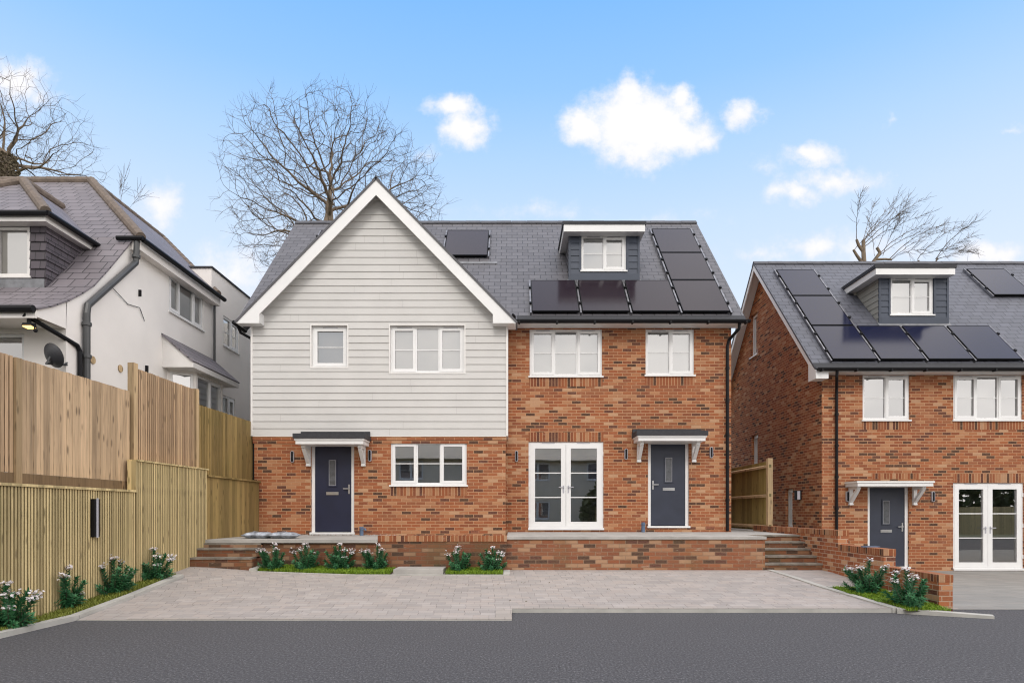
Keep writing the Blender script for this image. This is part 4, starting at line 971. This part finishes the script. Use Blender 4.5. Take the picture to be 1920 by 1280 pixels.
mb = MB(); mb.tube([(-7.72, 13.40, 7.10), (-7.72, 17.2, 7.10)], .055, 8); mb.tube([(-8.25, 13.36, 7.12), (-7.70, 13.36, 7.12)], .05, 8); mb.tube([(-16, 10.69, 4.80), (-7.99, 10.69, 4.80)], .06, 10); mb.build('gutter', 'black', L)
downpipe(L, [(-7.86, 13.42, 7.08), (-7.88, 13.40, 6.62), (-7.92, 11.95, 5.26), (-7.92, 11.92, 5.1), (-7.92, 11.92, 1)], .062, 'grey_pipe', clips=(6.75, 4.9, 4.3))
downpipe(L, [(-8.2, 10.74, 4.72), (-8.12, 10.9, 4.66), (-7.96, 11.72, 4.45), (-7.95, 11.78, 4.36), (-7.95, 11.78, 2)], .04)
downpipe(L, [(-7.93, 17.06, 6.95), (-7.93, 17.06, 5.2)], .03, 'grey_pipe')
window(L, FW, *lw1, [('s', .9), ('f', 1.3), ('s', .9)], recess=.02, bar=False, blind='blind', vents=False); window(L, Fr((-8.03, 0, 0), (0, 1, 0), (1, 0, 0)), *lb1, [('f', 1), ('s', 1)], recess=.02, vents=False); window(L, Fr((-8.03, 0, 0), (0, 1, 0), (1, 0, 0)), *lb2, [('f', 1), ('s', 1)], recess=.02, vents=False)
window(L, front(11.48), *ww, [('f', 1)], recess=.03, bar=False, vents=False, sill=False, blind='blind_grey')
# bay with lean-to roof
bay = MB(); bp = [V((-8, 14.85, 0)), V((-7.5, 15.2, 0)), V((-7.5, 16.6, 0)), V((-8, 16.95, 0))]; frs = []
for a, b in zip(bp, bp[1:]):
    u = (b - a).normalized(); n = V((u.y, -u.x, 0)); f_ = Fr(a, u, n); ln = (b - a).length; frs.append((f_, ln)); bay.wall(f_, 0, ln, 1.5, 4.80, [(.06, ln - .06, 3.2, 4.68)], .08)
bo = bay.build('bay', 'render', L)
for f_, ln in frs: window(L, f_, .06, ln - .06, 3.2, 4.68, [('f', 1)] if ln < 1 else [('f', 1), ('s', 1)], recess=.02, vents=False, sill=False, blind='blind_grey' if ln < 1 else None)
mb = MB(); mb.slab([(-7.27, 14.6, 4.86), (-7.27, 17.1, 4.86), (-8.0, 17.1, 5.49), (-8.0, 14.6, 5.49)], .04); mb.build('bay_roof', 'tile_left', bo)
mb = MB(); mb.face([(-8, 14.64, 4.72), (-7.30, 14.64, 4.72), (-7.30, 14.64, 4.83), (-8, 14.64, 5.44)]); mb.box(-7.32, -7.285, 14.63, 17.08, 4.71, 4.83); mb.box(-7.99, -7.33, 14.645, 17.08, 4.715, 4.73); mb.build('fascia', 'upvc_warm', bo)
for u, z in ((12.2, 4.30), (13.06, 4.33)):
    mb = MB(); mb.tube([FW(u, .001, z), FW(u, .02, z)], .075, 18); mb.build('round_vent', 'post', L)
mb = MB(); mb.fbox(FW, 13.95, 14.0, .001, .05, 4.35, 4.6); mb.fbox(FW, 13.7, 13.72, .001, .06, 6.02, 6.16); mb.tube([FW(12.7, .03, 5.9), FW(13.3, .02, 5.72), FW(13.72, .02, 5.78), FW(13.9, .02, 5.55), FW(13.75, .02, 5.75)], .007, 5); mb.build('cable', 'black', L)
# floodlight and dish
t = thing('floodlight', 'small lit floodlight with warm glow under the porch gutter of the white house', 'lamp', (-8.17, 10.86, 4.6))
lx, ly = -8.17, 10.83
mb = MB(); mb.tube([(lx, ly, 4.69), (lx, ly, 4.60)], .035, 10); mb.hexa([(lx - .08, ly - .07, 4.545), (lx + .08, ly - .07, 4.545), (lx + .08, ly + .07, 4.53), (lx - .08, ly + .07, 4.53), (lx - .07, ly - .06, 4.59), (lx + .07, ly - .06, 4.59), (lx + .07, ly + .06, 4.61), (lx - .07, ly + .06, 4.61)]); mb.build('housing', 'black', t)
mb = MB(); mb.ico((lx + .09, ly + .02, 4.48), .035); mb.tube([(lx + .09, ly + .02, 4.48), (lx + .06, ly + .02, 4.56)], .012, 6); mb.build('sensor', 'black', t)
mb = MB(); mb.hexa([(lx - .07, ly - .06, 4.526), (lx + .07, ly - .06, 4.526), (lx + .07, ly + .06, 4.515), (lx - .07, ly + .06, 4.515), (lx - .07, ly - .06, 4.543), (lx + .07, ly - .06, 4.543), (lx + .07, ly + .06, 4.529), (lx - .07, ly + .06, 4.529)]); mb.build('bulb', 'lamp_lit', t)
t = thing('satellite_dish', 'dark satellite dish on the white house porch wall just above the fence top', 'satellite dish', (-7.93, 11.25, 4.1))
c = V((-7.98, 11.15, 4.13)); ax = V((.18, .84, .36)).normalized(); sx = ax.cross(V((0, 0, 1))).normalized(); sy = sx.cross(ax)
mb = MB(); prev = None
for i in range(6):
    r = .205 * i / 5; ring = [c - ax * (.085 * (1 - (i / 5) ** 2)) + (sx * math.cos(q * math.pi / 12) * .95 + sy * math.sin(q * math.pi / 12) * 1.05) * r for q in range(24)]
    if prev is not None and i > 0:
        for q in range(24): mb.face([prev[q], prev[(q + 1) % 24], ring[(q + 1) % 24], ring[q]])
    prev = ring
mb.build('reflector', 'dish', t); mb = MB(); mb.tube([c - ax * .06, c - ax * .10 - V((.05, 0, .12)), (-8.0, 11.5, 4.05)], .022, 8); mb.tube([c - sy * .2, c + ax * .22 - sy * .16], .012, 6); mb.build('arm', 'grey_pipe', t)
#==PART3==
# ================================================================== fences
ff = Fr((-6.4, 0, 0), (1 / 30, 1, 0), (1, -1 / 30, 0))
def slats(u0, u1, n0, n1, z0, z1, pitch, wd, jz=.004, back=None):
    mb = MB(); u = u0
    while u < u1 - wd * .5:
        dz = random.uniform(-jz, jz); dn = random.uniform(-.002, .002)
        mb.fbox(ff, u, min(u + wd, u1), n0 + dn, n1 + dn, z0 + dz, z1 + dz); u += pitch
    return mb
zb = lambda u: gz(-6.1, u) - .05
t = thing('slatted_fence', 'yellowish slatted timber retaining fence stepping up beside the flower bed on the left', 'fence', ff(8, 0, 0))
slats(3.2, 10.27, -.01, .02, .0, 1.72, .052, .031).build('slat_panel', 'timber_low', t)
slats(10.30, 12.55, -.01, .02, .0, 2.22, .052, .031).build('slat_panel', 'timber_low', t)
mb = MB(); mb.fbox(ff, 3.2, 10.28, -.05, -.02, 0, 1.70); mb.fbox(ff, 10.32, 12.53, -.12, -.02, 0, 2.20); mb.build('backing_board', 'gravelboard', t)
mb = MB(); mb.fbox(ff, 3.2, 10.295, -.15, .045, 1.722, 1.757); mb.fbox(ff, 10.29, 12.57, -.14, .040, 2.224, 2.250); mb.build('cap_rail', 'timber_low', t)
mb = MB(); mb.fbox(ff, 10.275, 10.298, -.12, .022, 1.758, 2.222); mb.build('end_board', 'timber_low', t)
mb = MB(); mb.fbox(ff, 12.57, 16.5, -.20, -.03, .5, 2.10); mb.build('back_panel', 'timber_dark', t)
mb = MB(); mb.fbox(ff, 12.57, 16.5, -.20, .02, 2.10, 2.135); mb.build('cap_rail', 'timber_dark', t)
t = thing('board_fence', 'tall tan timber fence with stepped panels above the slatted retaining fence', 'fence', ff(8, -.2, 1.7))
slats(3.2, 8.08, -.20, -.172, 1.90, 3.37, .070, .05).build('slat_panel', 'timber_slat', t)
mb = slats(8.19, 10.46, -.20, -.178, 1.90, 3.37, .118, .113, .004)
mb.build('board_panel', 'timber_up', t)
mb = MB(); mb.fbox(ff, 3.2, 10.45, -.21, -.165, 1.752, 1.90); mb.build('gravel_board', 'gravelboard', t)
mb = MB(); mb.fbox(ff, 3.2, 12.4, -.24, -.21, 2.2, 3.3); mb.build('backing_board', 'gravelboard', t)
for u0, u1, z0, z1 in ((8.09, 8.185, 1.752, 3.36), (10.47, 10.58, 2.25, 3.85), (12.42, 12.52, 2.25, 3.80)):
    mb = MB(); mb.fbox(ff, u0, u1, -.24, -.135, z0, z1); mb.build('post', 'post', t)
slats(10.59, 12.41, -.20, -.165, 2.25, 3.78, .061, .040).build('slat_panel', 'timber_slat', t)
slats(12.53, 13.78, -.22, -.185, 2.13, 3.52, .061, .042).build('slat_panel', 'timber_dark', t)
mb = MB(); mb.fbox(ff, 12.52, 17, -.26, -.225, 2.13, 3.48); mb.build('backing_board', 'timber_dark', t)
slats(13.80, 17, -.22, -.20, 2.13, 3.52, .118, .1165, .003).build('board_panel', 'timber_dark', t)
t = thing('linear_light', 'tall slim black linear light fixed on the slatted fence', 'wall lamp', ff(9.13, .02, 1.3))
u = 1200 * 6.4 / (1000 - 173) ; za, zc = Z(1006, u * .998), Z(935, u * .998)
mb = MB(); mb.fbox(ff, u - .055, u + .055, .018, .075, za, zc); mb.build('housing', 'black', t); mb = MB(); mb.fbox(ff, u - .018, u + .018, .075, .085, za - .012, zc + .012); mb.build('trim_strip', 'rim', t)
f2 = Fr((6.3, 0, 0), (0, 1, 0), (-1, 0, 0))
t = thing('side_fence', 'short green treated timber fence between the two brick houses, rails facing the left house', 'fence', (6.3, 16, ZR))
mb = MB(); u = 15.72
while u < 21: mb.fbox(f2, u, u + .112, -.045 - (.008 if int(u * 9) % 2 else 0), -.022, ZR + .03, 2.66); u += .116
mb.build('board_panel', 'timber_new', t)
for zr_ in (1.02, 1.78, 2.50): mb = MB(); mb.hexa([f2(15.72, -.02, zr_), f2(21, -.02, zr_), f2(21, .05, zr_ - .01), f2(15.72, .05, zr_ - .01), f2(15.72, -.02, zr_ + .075), f2(21, -.02, zr_ + .075), f2(21, .05, zr_ + .04), f2(15.72, .05, zr_ + .04)]); mb.build('rail', 'post', t)
mb = MB(); mb.fbox(f2, 15.6, 15.72, -.06, .06, ZR, 2.72)
p_ = mb.build('post', 'post', t)
for zr_ in (1.06, 1.82, 2.53): mb = MB(); mb.box(6.3 - .03, 6.3 + .02, 15.596, 15.599, zr_ - .035, zr_ + .035); mb.build('mortise', 'soil', p_)

# ================================================================== small things
for (cx, cy, rot, l) in ((-5.22, 13.2, .12, 'silver white plastic sack lying flat on the left end of the terrace'), (-4.68, 13.15, -.10, 'crumpled plastic sack lying right of another sack, in front of the navy door')):
    tag(bag_mesh(cx, cy, ZT, .62, .38, .13, rot).build('sack', 'sack', loc=(cx, cy, ZT), smooth=True), l, 'sack', 'plastic sacks on the terrace')
def pipe_up(px, y, z0, h, r, label, tap=False, mat='blue_pipe'):
    x = X(px, y); t = thing('standpipe', label, 'pipe', (x, y, z0)); mb = MB(); mb.tube([(x, y, z0), (x, y, z0 + h)], r, 12); mb.tube([(x, y, z0 + h * .74), (x, y, z0 + h * .82)], r * 1.35, 12); mb.build('pipe', mat, t)
    if tap: mb = MB(); mb.tube([(x, y, z0 + h * .85), (x + .09, y - .02, z0 + h * .9), (x + .10, y - .03, z0 + h * .7)], .022, 8); mb.tube([(x, y, z0 + h), (x, y, z0 + h * 1.12)], .018, 8); mb.tube([(x - .05, y, z0 + h * 1.12), (x + .05, y, z0 + h * 1.12)], .014, 8); mb.build('tap', mat, t)
pipe_up(678, 14.7, ZT, .17, .045, 'short blue grey standpipe with tap stem right of the navy door', True)
pipe_up(1206, 15.45, ZR, .24, .045, 'plain blue grey pipe stub left of the blue grey door on the right terrace')
pipe_up(474, 14.9, ZT, .40, .06, 'pale grey rounded pipe stub at the left corner of the brick house')
mb = MB()
for _ in range(170):
    x = random.uniform(-5.3, -2.7); y = random.uniform(14.72, 14.98)
    mb.ico((x, y, ZT + .006), random.uniform(.008, .02), seg=5, rings=3, sq=(1, 1, .7))
mb.build('gravel', 'concrete')['kind'] = 'stuff'

# ================================================================== flowering shrubs
def make_shrub(seed):
    rnd = random.Random(seed); st = MB(); lf = MB(); FLS = []
    shoots = [(0, 0, .50)] + [(rnd.uniform(0, 6.283), rnd.uniform(.32, .74), rnd.uniform(.38, .50)) for _ in range(9)] + [(rnd.uniform(0, 6.283), rnd.uniform(.45, 1.15), rnd.uniform(.2, .36)) for _ in range(17)]
    for si, (az, lean, ln) in enumerate(shoots):
        p = V((rnd.uniform(-.03, .03), rnd.uniform(-.03, .03), 0)); pts = [p.copy()]; le = lean
        for k in range(8):
            le_k = lean * (1.25 - .07 * k)
            dr = V((math.cos(az) * math.sin(le_k), math.sin(az) * math.sin(le_k), math.cos(le_k))); p = p + dr * ln / 8; pts.append(p.copy())
        st.tube(pts, [.007 - .0005 * k for k in range(9)], 5)
        n = int(ln / .0105)
        for k in range(n):
            q = k / n
            if q < .12: continue
            i = min(7, int(q * 8)); base = pts[i].lerp(pts[i + 1], q * 8 - i); dr = (pts[i + 1] - pts[i]).normalized()
            for j in range(2 if q < .8 else 3):
                a = k * 2.4 + j * 3.14 + rnd.uniform(-.4, .4); o = dr.orthogonal().normalized(); b_ = dr.cross(o); rad = o * math.cos(a) + b_ * math.sin(a)
                up = .35 + .9 * q + rnd.uniform(-.2, .2); d_ = (rad + dr * up).normalized(); L_ = rnd.uniform(.08, .125) * (1 - .2 * q); W_ = rnd.uniform(.010, .015)
                s = d_.cross(dr); s = s.normalized() if s.length > 1e-3 else o; nrm = s.cross(d_)
                m1 = base + d_ * L_ * .45 + nrm * .004; tip = base + d_ * L_ - V((0, 0, .012)) - nrm * .006
                i0 = len(lf.v); lf.v += [base, m1 - s * W_, tip, m1 + s * W_, m1 - nrm * .004]; lf.f += [(i0, i0 + 1, i0 + 4), (i0 + 1, i0 + 2, i0 + 4), (i0 + 2, i0 + 3, i0 + 4), (i0 + 3, i0, i0 + 4)]; lf.m += [0] * 4
        if si in (0, 1, 3, 5, 8, 12):
            fl = MB(); FLS.append(fl)
            top = pts[-1]; R_ = .042 if si < 9 else .03
            for _ in range(19 if si < 9 else 10):
                c = top + V((max(-.055, min(.055, rnd.gauss(0, R_))), max(-.055, min(.055, rnd.gauss(0, R_))), rnd.gauss(.03, R_ * .5))); st.tube([top, c], .0016, 3, caps=False)
                nx = V((rnd.gauss(0, .6), rnd.gauss(-.3, .6), 1)).normalized(); o = nx.orthogonal().normalized(); b_ = nx.cross(o)
                for m in range(5):
                    a = m * 1.2566 + rnd.random() * .3; d_ = o * math.cos(a) + b_ * math.sin(a); s = nx.cross(d_) * .008; r_ = .019
                    fl.face([c, c + d_ * r_ * .6 - s + nx * .004, c + d_ * r_ + nx * .003, c + d_ * r_ * .6 + s + nx * .004])
    t = thing('flowering_shrub', 'x', 'shrub', (0, 0, 0), 'flowering shrubs in the grass beds')
    st.build('stem', 'twig', t, uv=False); lf.build('foliage', 'leaf', t, uv=False); [f.build('flower_cluster', 'petal', t, uv=False) for f in FLS]
    return t
SH = [make_shrub(3), make_shrub(11), make_shrub(29)]
used = [0, 0, 0]
def on_ground(px, py):   # point on the drive under a pixel
    y = 7.0
    for _ in range(60):
        x = X(px, y); y = y * .6 + .4 * FPX * (CZ - gz(x, y)) / (py - 960)
    return X(px, y), y
SPOTS = [(10, 1182, 1.04, 'pale flowered shrub nearest the camera, cut by the left picture edge'), (122, 1143, 1.08, 'second pale flowered shrub along the slatted fence, left of the linear light'), (214, 1115, 1.02, 'third pale flowered shrub along the slatted fence, just right of the linear light'),
         (287, 1089, 1.0, 'farthest pale flowered shrub of the fence bed, at its pointed end'), (512, 1069, .90, 'flowered shrub at the left end of its bed, beside the dark brick steps'), (573, 1069, .92, 'flowered shrub below the sacks, second in the bed below the navy door'),
         (636, 1069, .94, 'flowered shrub straight below the navy door, third in its bed'), (706, 1070, .92, 'flowered shrub at the right end of the bed below the navy door'), (860, 1072, .88, 'left one of the two flowered shrubs right of the stone slab'),
         (922, 1072, .88, 'right one of the two flowered shrubs right of the stone slab'), (1626, 1113, .98, 'flowered shrub of the right bed standing farther back, nearer the steps'), (1702, 1138, 1.0, 'flowered shrub of the right bed nearest the end of the garden wall')]
for i, (px, py, s, l) in enumerate(SPOTS):
    k = i % 3; o = SH[k] if not used[k] else copy_tree(SH[k]); used[k] = 1
    x, y = on_ground(px, py); o.location = (x, y, gz(x, y) + .01); o.rotation_euler = (0, 0, i * 2.1 + .3); o.scale = (s, s, s); o['label'] = l

# ================================================================== bare trees
def sc_tree(base, fork, crown, npts, step, infl, kill, seed, tipr=.006, pw_=2.25, trunk_r=None, droop=0, twigs=2, twl=.5, iters=90, keep=None):
    """space colonisation inside an ellipsoid crown; returns list of (path, radii)"""
    rnd = random.Random(seed); c, r = crown; att = []
    while len(att) < npts:
        p = V((rnd.uniform(-1, 1), rnd.uniform(-1, 1), rnd.uniform(-1, 1)))
        if p.length > 1 or p.length < rnd.random() * .55: continue
        q = V((c[0] + p.x * r[0], c[1] + p.y * r[1], c[2] + p.z * (r[2] if p.z > 0 else r[3])))
        if keep and not keep(q): continue
        att.append(q)
    base, fork = V(base), V(fork); nodes = []; par = []
    n0 = max(2, int((fork - base).length / step))
    for i in range(n0 + 1):
        j = V((math.sin(i * .7 + seed) * .04, math.cos(i * .9) * .04, 0)); nodes.append(base.lerp(fork, i / n0) + j); par.append(i - 1)
    first = n0
    alive = att
    for it in range(iters):
        kd = kdtree.KDTree(len(nodes) - first)
        for i in range(first, len(nodes)): kd.insert(nodes[i], i)
        kd.balance(); acc = {}; nxt = []
        for a in alive:
            co_, i, dist = kd.find(a)
            if dist < kill: continue
            nxt.append(a)
            if dist < infl or it < 12: acc.setdefault(i, V((0, 0, 0))); acc[i] += (a - co_).normalized()
        alive = nxt
        if not acc: break
        for i, d_ in acc.items():
            if d_.length < 1e-4: continue
            prev = (nodes[i] - nodes[par[i]]).normalized()
            d_ = (d_.normalized() * .75 + prev * .35 + V((rnd.gauss(0, .2), rnd.gauss(0, .2), rnd.gauss(0, .2) - droop))).normalized()
            nodes.append(nodes[i] + d_ * step); par.append(i)
    ch = [[] for _ in nodes]
    for i, p in enumerate(par):
        if p >= 0: ch[p].append(i)
    rad = [0.0] * len(nodes)
    for i in range(len(nodes) - 1, -1, -1):
        rad[i] = tipr if not ch[i] else sum(rad[k] ** pw_ for k in ch[i]) ** (1 / pw_)
    if trunk_r:
        k = trunk_r / rad[first]; e = math.log(trunk_r / tipr) / math.log(max(rad[first] / tipr, 1.01))
        rad = [tipr * (q / tipr) ** e for q in rad]
    for i in range(first): rad[i] = rad[first] * (1.25 - .25 * i / first)
    paths = []; stack = [(0, None)]
    while stack:
        i, pa = stack.pop(); path = [] if pa is None else [nodes[pa]]; rr_ = [] if pa is None else [rad[i]]
        while True:
            path.append(nodes[i]); rr_.append(rad[i])
            if not ch[i]: break
            ks = sorted(ch[i], key=lambda k: -rad[k])
            for k in ks[1:]: stack.append((k, i))
            i = ks[0]
        paths.append((path, rr_))
    tw = []
    for i in range(first + 1, len(nodes)):
        if rad[i] > tipr * 2.6: continue
        for _ in range(twigs if not ch[i] else (1 if rnd.random() < .45 else 0)):
            d0 = (nodes[i] - nodes[par[i]]).normalized(); d_ = (d0 + V((rnd.gauss(0, .55), rnd.gauss(0, .55), rnd.gauss(.08, .5)))).normalized()
            L_ = twl * rnd.uniform(.5, 1.2); p = nodes[i]; pts = [p]
            for k in range(3): d_ = (d_ + V((rnd.gauss(0, .22), rnd.gauss(0, .22), rnd.gauss(.05, .2)))).normalized(); p = p + d_ * L_ / 3; pts.append(p)
            tw.append((pts, [tipr * .75, tipr * .65, tipr * .5, tipr * .35]))
    return paths, tw
def tree_obj(label, base, data, thick=.045, ivy=None):
    t = thing('bare_tree', label, 'tree', base, 'bare winter trees behind the houses'); paths, tw = data; a = MB(); b = MB()
    for p, r in paths:
        if r[0] > thick:
            k = len(p)
            for i, q in enumerate(r):
                if q < thick * .6: k = i + 1; break
            a.tube(p[:k], r[:k], 7 if r[0] > .1 else 5, caps=False)
            if k < len(p): b.tube(p[k - 1:], r[k - 1:], 4, caps=False)
        else: b.tube(p, r, 4 if r[0] > .015 else 3, caps=False)
    for p, r in tw: b.tube(p, r, 3, caps=False)
    a.build('trunk', 'bark', t, smooth=True, uv=False); b.build('crown', 'twig', t, uv=False)
    return t
# big oak behind the gable
Y0 = 27.0; k = Y0 / FPX
def W(px, py, y=Y0): return (X(px, y), y, Z(py, y))
c0 = W(622, 385); d1 = sc_tree((c0[0] - .1, Y0, .2), W(616, 425), (c0, (214 * k, 4.4, 192 * k, 160 * k)), 4800, .24, 2.2, .34, 5, tipr=.0072, trunk_r=.31, twl=.62, twigs=4, iters=110, keep=lambda q: ((q.x - c0[0]) / (208 * k)) ** 2 + ((q.z - c0[2]) / (186 * k)) ** 2 < .90 + .16 * math.sin(5.3 * math.atan2(q.z - c0[2], q.x - c0[0]) + 1.2) + .12 * math.sin(q.y * 1.4))
tree_obj('large bare spreading tree rising behind the white gable of the middle house', (c0[0], Y0, -.3), d1)
Y1 = 30.0; k = Y1 / FPX
c1 = (X(0, Y1), Y1, Z(300, Y1)); d2 = sc_tree((X(14, Y1), Y1, .2), (X(14, Y1), Y1, Z(318, Y1)), (c1, (180 * k, 3.5, 165 * k, 40 * k)), 2200, .26, 2.4, .36, 8, tipr=.007, trunk_r=.34, twl=.7, twigs=3)
tl = tree_obj('bare tree with an ivy clad trunk at the left edge behind the white house', (X(14, Y1), Y1, -.3), d2)
mb = MB(); rnd = random.Random(4)
for _ in range(2600):
    z = rnd.uniform(Z(420, Y1), Z(292, Y1)); a = rnd.uniform(0, 6.283); q = (z - Z(420, Y1)) / (Z(292, Y1) - Z(420, Y1)); r = rnd.uniform(.38, .68) * (1.05 - .5 * q * q); c = V((X(13, Y1) + math.cos(a) * r, Y1 + math.sin(a) * r, z))
    d_ = V((rnd.gauss(0, 1), rnd.gauss(0, 1), rnd.gauss(-.3, 1))).normalized(); s = d_.orthogonal().normalized() * .05; mb.face([c - s, c + d_ * .09, c + s, c - d_ * .05])
mb.build('ivy', 'ivy', tl, uv=False)
# pollarded, wind swept trees behind the right house
def swept(label, base, stubs, shoots, y, seed, dens=1.0):
    rnd = random.Random(seed); paths = []; tw = []
    for pts, r0 in stubs: paths.append(([V(W(a, b, y)) for a, b in pts], [r0 * (1 - .3 * i / (len(pts) - 1)) for i in range(len(pts))]))
    for (x0, y0, x1, y1, bend, r0) in shoots:
        p0 = V(W(x0, y0, y)); p2 = V(W(x1, y1, y + rnd.uniform(-1.2, 1.2))); mid = p0.lerp(p2, .45) + V((-bend * .2, 0, bend)); pts = []; n = 12
        for i in range(n + 1): q = i / n; pts.append(p0 * (1 - q) ** 2 + mid * 2 * q * (1 - q) + p2 * q * q + V((rnd.gauss(0, .012), 0, rnd.gauss(0, .018))) * (i > 0))
        paths.append((pts, [.8 * r0 * (1 - .8 * i / n) for i in range(n + 1)]))
        for i in range(3, n + 1):
            for _ in range(3 if i > 6 else 1):
                if rnd.random() > dens: continue
                d_ = (pts[i] - pts[i - 1]).normalized(); d_ = (d_ + V((rnd.gauss(0, .35), rnd.gauss(0, .6), rnd.gauss(.1, .4)))).normalized(); L_ = rnd.uniform(.25, .75); p = pts[i]; q_ = [p]
                for m in range(3): d_ = (d_ + V((rnd.gauss(.05, .18), 0, rnd.gauss(.04, .18)))).normalized(); p = p + d_ * L_ / 3; q_.append(p)
                tw.append((q_, [.0068, .0058, .005, .0035]))
                if rnd.random() < .6:
                    p = q_[1]; e = (d_ + V((rnd.gauss(0, .5), 0, rnd.gauss(0, .5)))).normalized(); tw.append(([p, p + e * .14, p + e * .3], [.006, .005, .004]))
    return tree_obj(label, base, (paths, tw), .05)
yt = 27
swept('pollarded bare tree with shoots all swept to the right, behind the right house ridge', (X(1625, yt), yt, -.3),
      [([(1627, 700), (1620, 490), (1619, 470), (1619, 450)], .105), ([(1619, 472), (1610, 460), (1606, 449)], .075), ([(1616, 492), (1606, 478), (1600, 468)], .07), ([(1627, 700), (1638, 490), (1650, 474), (1644, 464)], .09), ([(1640, 487), (1660, 486), (1672, 487)], .06)],
      [(1606, 450, 1612, 368, .35, .020), (1618, 452, 1640, 382, .1, .018), (1619, 450, 1680, 376, .15, .022), (1620, 452, 1703, 372, .25, .024), (1620, 458, 1731, 375, .3, .022), (1621, 462, 1737, 402, .3, .020), (1601, 470, 1700, 400, .55, .018), (1644, 465, 1698, 385, .2, .018),
       (1650, 474, 1740, 420, .35, .022), (1645, 484, 1752, 428, .4, .022), (1668, 485, 1776, 420, .45, .022), (1672, 486, 1765, 436, .35, .018), (1672, 487, 1730, 468, .25, .014), (1640, 480, 1634, 420, .1, .014), (1655, 480, 1690, 410, .25, .016)], yt, 21)
swept('smaller bare tree with long thin shoots leaning right, behind the right house dormer', (X(1742, yt + 1), yt + 1, -.3), [([(1742, 720), (1735, 560), (1722, 488)], .06), ([(1742, 720), (1750, 500), (1758, 484)], .05)],
      [(1720, 487, 1802, 424, .45, .020), (1726, 478, 1790, 466, .05, .014), (1754, 486, 1825, 418, .35, .022), (1756, 486, 1820, 446, .3, .018), (1758, 487, 1815, 470, .12, .016), (1757, 486, 1832, 468, .05, .014)], yt + 1, 33)
swept('thin bare sapling twigs showing above the white house roof hip', (X(235, 24), 24, 1), [([(232, 760), (228, 440), (226, 385)], .03)], [(226, 385, 235, 333, .05, .011), (226, 385, 226, 346, .05, .008), (232, 410, 264, 362, .1, .009)], 24, 41, .45)
# ================================================================== across the road, behind the camera (mirrored in the glass)
t = thing('house', 'beige house across the road, seen only as a reflection in ground floor glass', 'house', (-4, -13, 0))
fo = Fr((0, -13, 0), (1, 0, 0), (0, 1, 0)); ws = [(a, a + 1.6, z, z + 1.25) for a in (-11.2, -7.6, -2.4, 1.0, 5.2) for z in (.9, 3.6)]
mb = MB(); mb.wall(fo, -12, 8, 0, 5.2, ws, .12); mb.box(-12, 8, -21, -13.2, 0, 5.2); mb.build('wall', 'render_dull', t)
for w_ in ws: window(t, fo, *w_, [('s', 1), ('s', 1)], recess=.05, vents=False, blind='blind_grey')
mb = MB(); mb.slab([(-12.4, -12.6, 5.0), (8.4, -12.6, 5.0), (8.4, -17, 8.4), (-12.4, -17, 8.4)], .08); mb.slab([(-12.4, -21.4, 5.0), (8.4, -21.4, 5.0), (8.4, -17, 8.4), (-12.4, -17, 8.4)], .08); mb.build('roof', 'render_dull', t)
t = thing('road_fence', 'long timber fence across the road, seen only as a reflection in the right french doors', 'fence', (12, -7, 0))
mb = MB(); x = 5.0
while x < 34: mb.box(x, x + .113, -7.02, -7, 0, 1.75 + random.uniform(-.004, .004)); x += .118
mb.build('board_panel', 'timber_low', t)
mb = MB(); rnd = random.Random(12)
for _ in range(5200):
    x = rnd.uniform(4.5, 34); h = 4.2 + 1.6 * math.sin(x * .9) + .9 * math.sin(x * 2.3 + 1); z = rnd.uniform(.3, h); y = -9.6 + rnd.uniform(-1.6, 1.6) * (1 - .5 * z / h); d_ = V((rnd.gauss(0, 1), rnd.gauss(0, 1), rnd.gauss(0, 1))).normalized(); s_ = d_.orthogonal().normalized() * .16; c = V((x, y, z)); mb.face([c - s_, c + d_ * .3, c + s_, c - d_ * .3])
mb.build('hedge', 'hedge', uv=False)['kind'] = 'stuff'
#==PART4==
sc.view_settings.view_transform = 'Standard'; sc.view_settings.look = 'None'; sc.view_settings.gamma = 1; sc.view_settings.exposure = 0.16
sc.cycles.use_denoising = True; sc.cycles.filter_width = 1.15
sc.cycles.max_bounces = 8; sc.cycles.transparent_max_bounces = 16
sc.cycles.caustics_reflective = False; sc.cycles.caustics_refractive = False
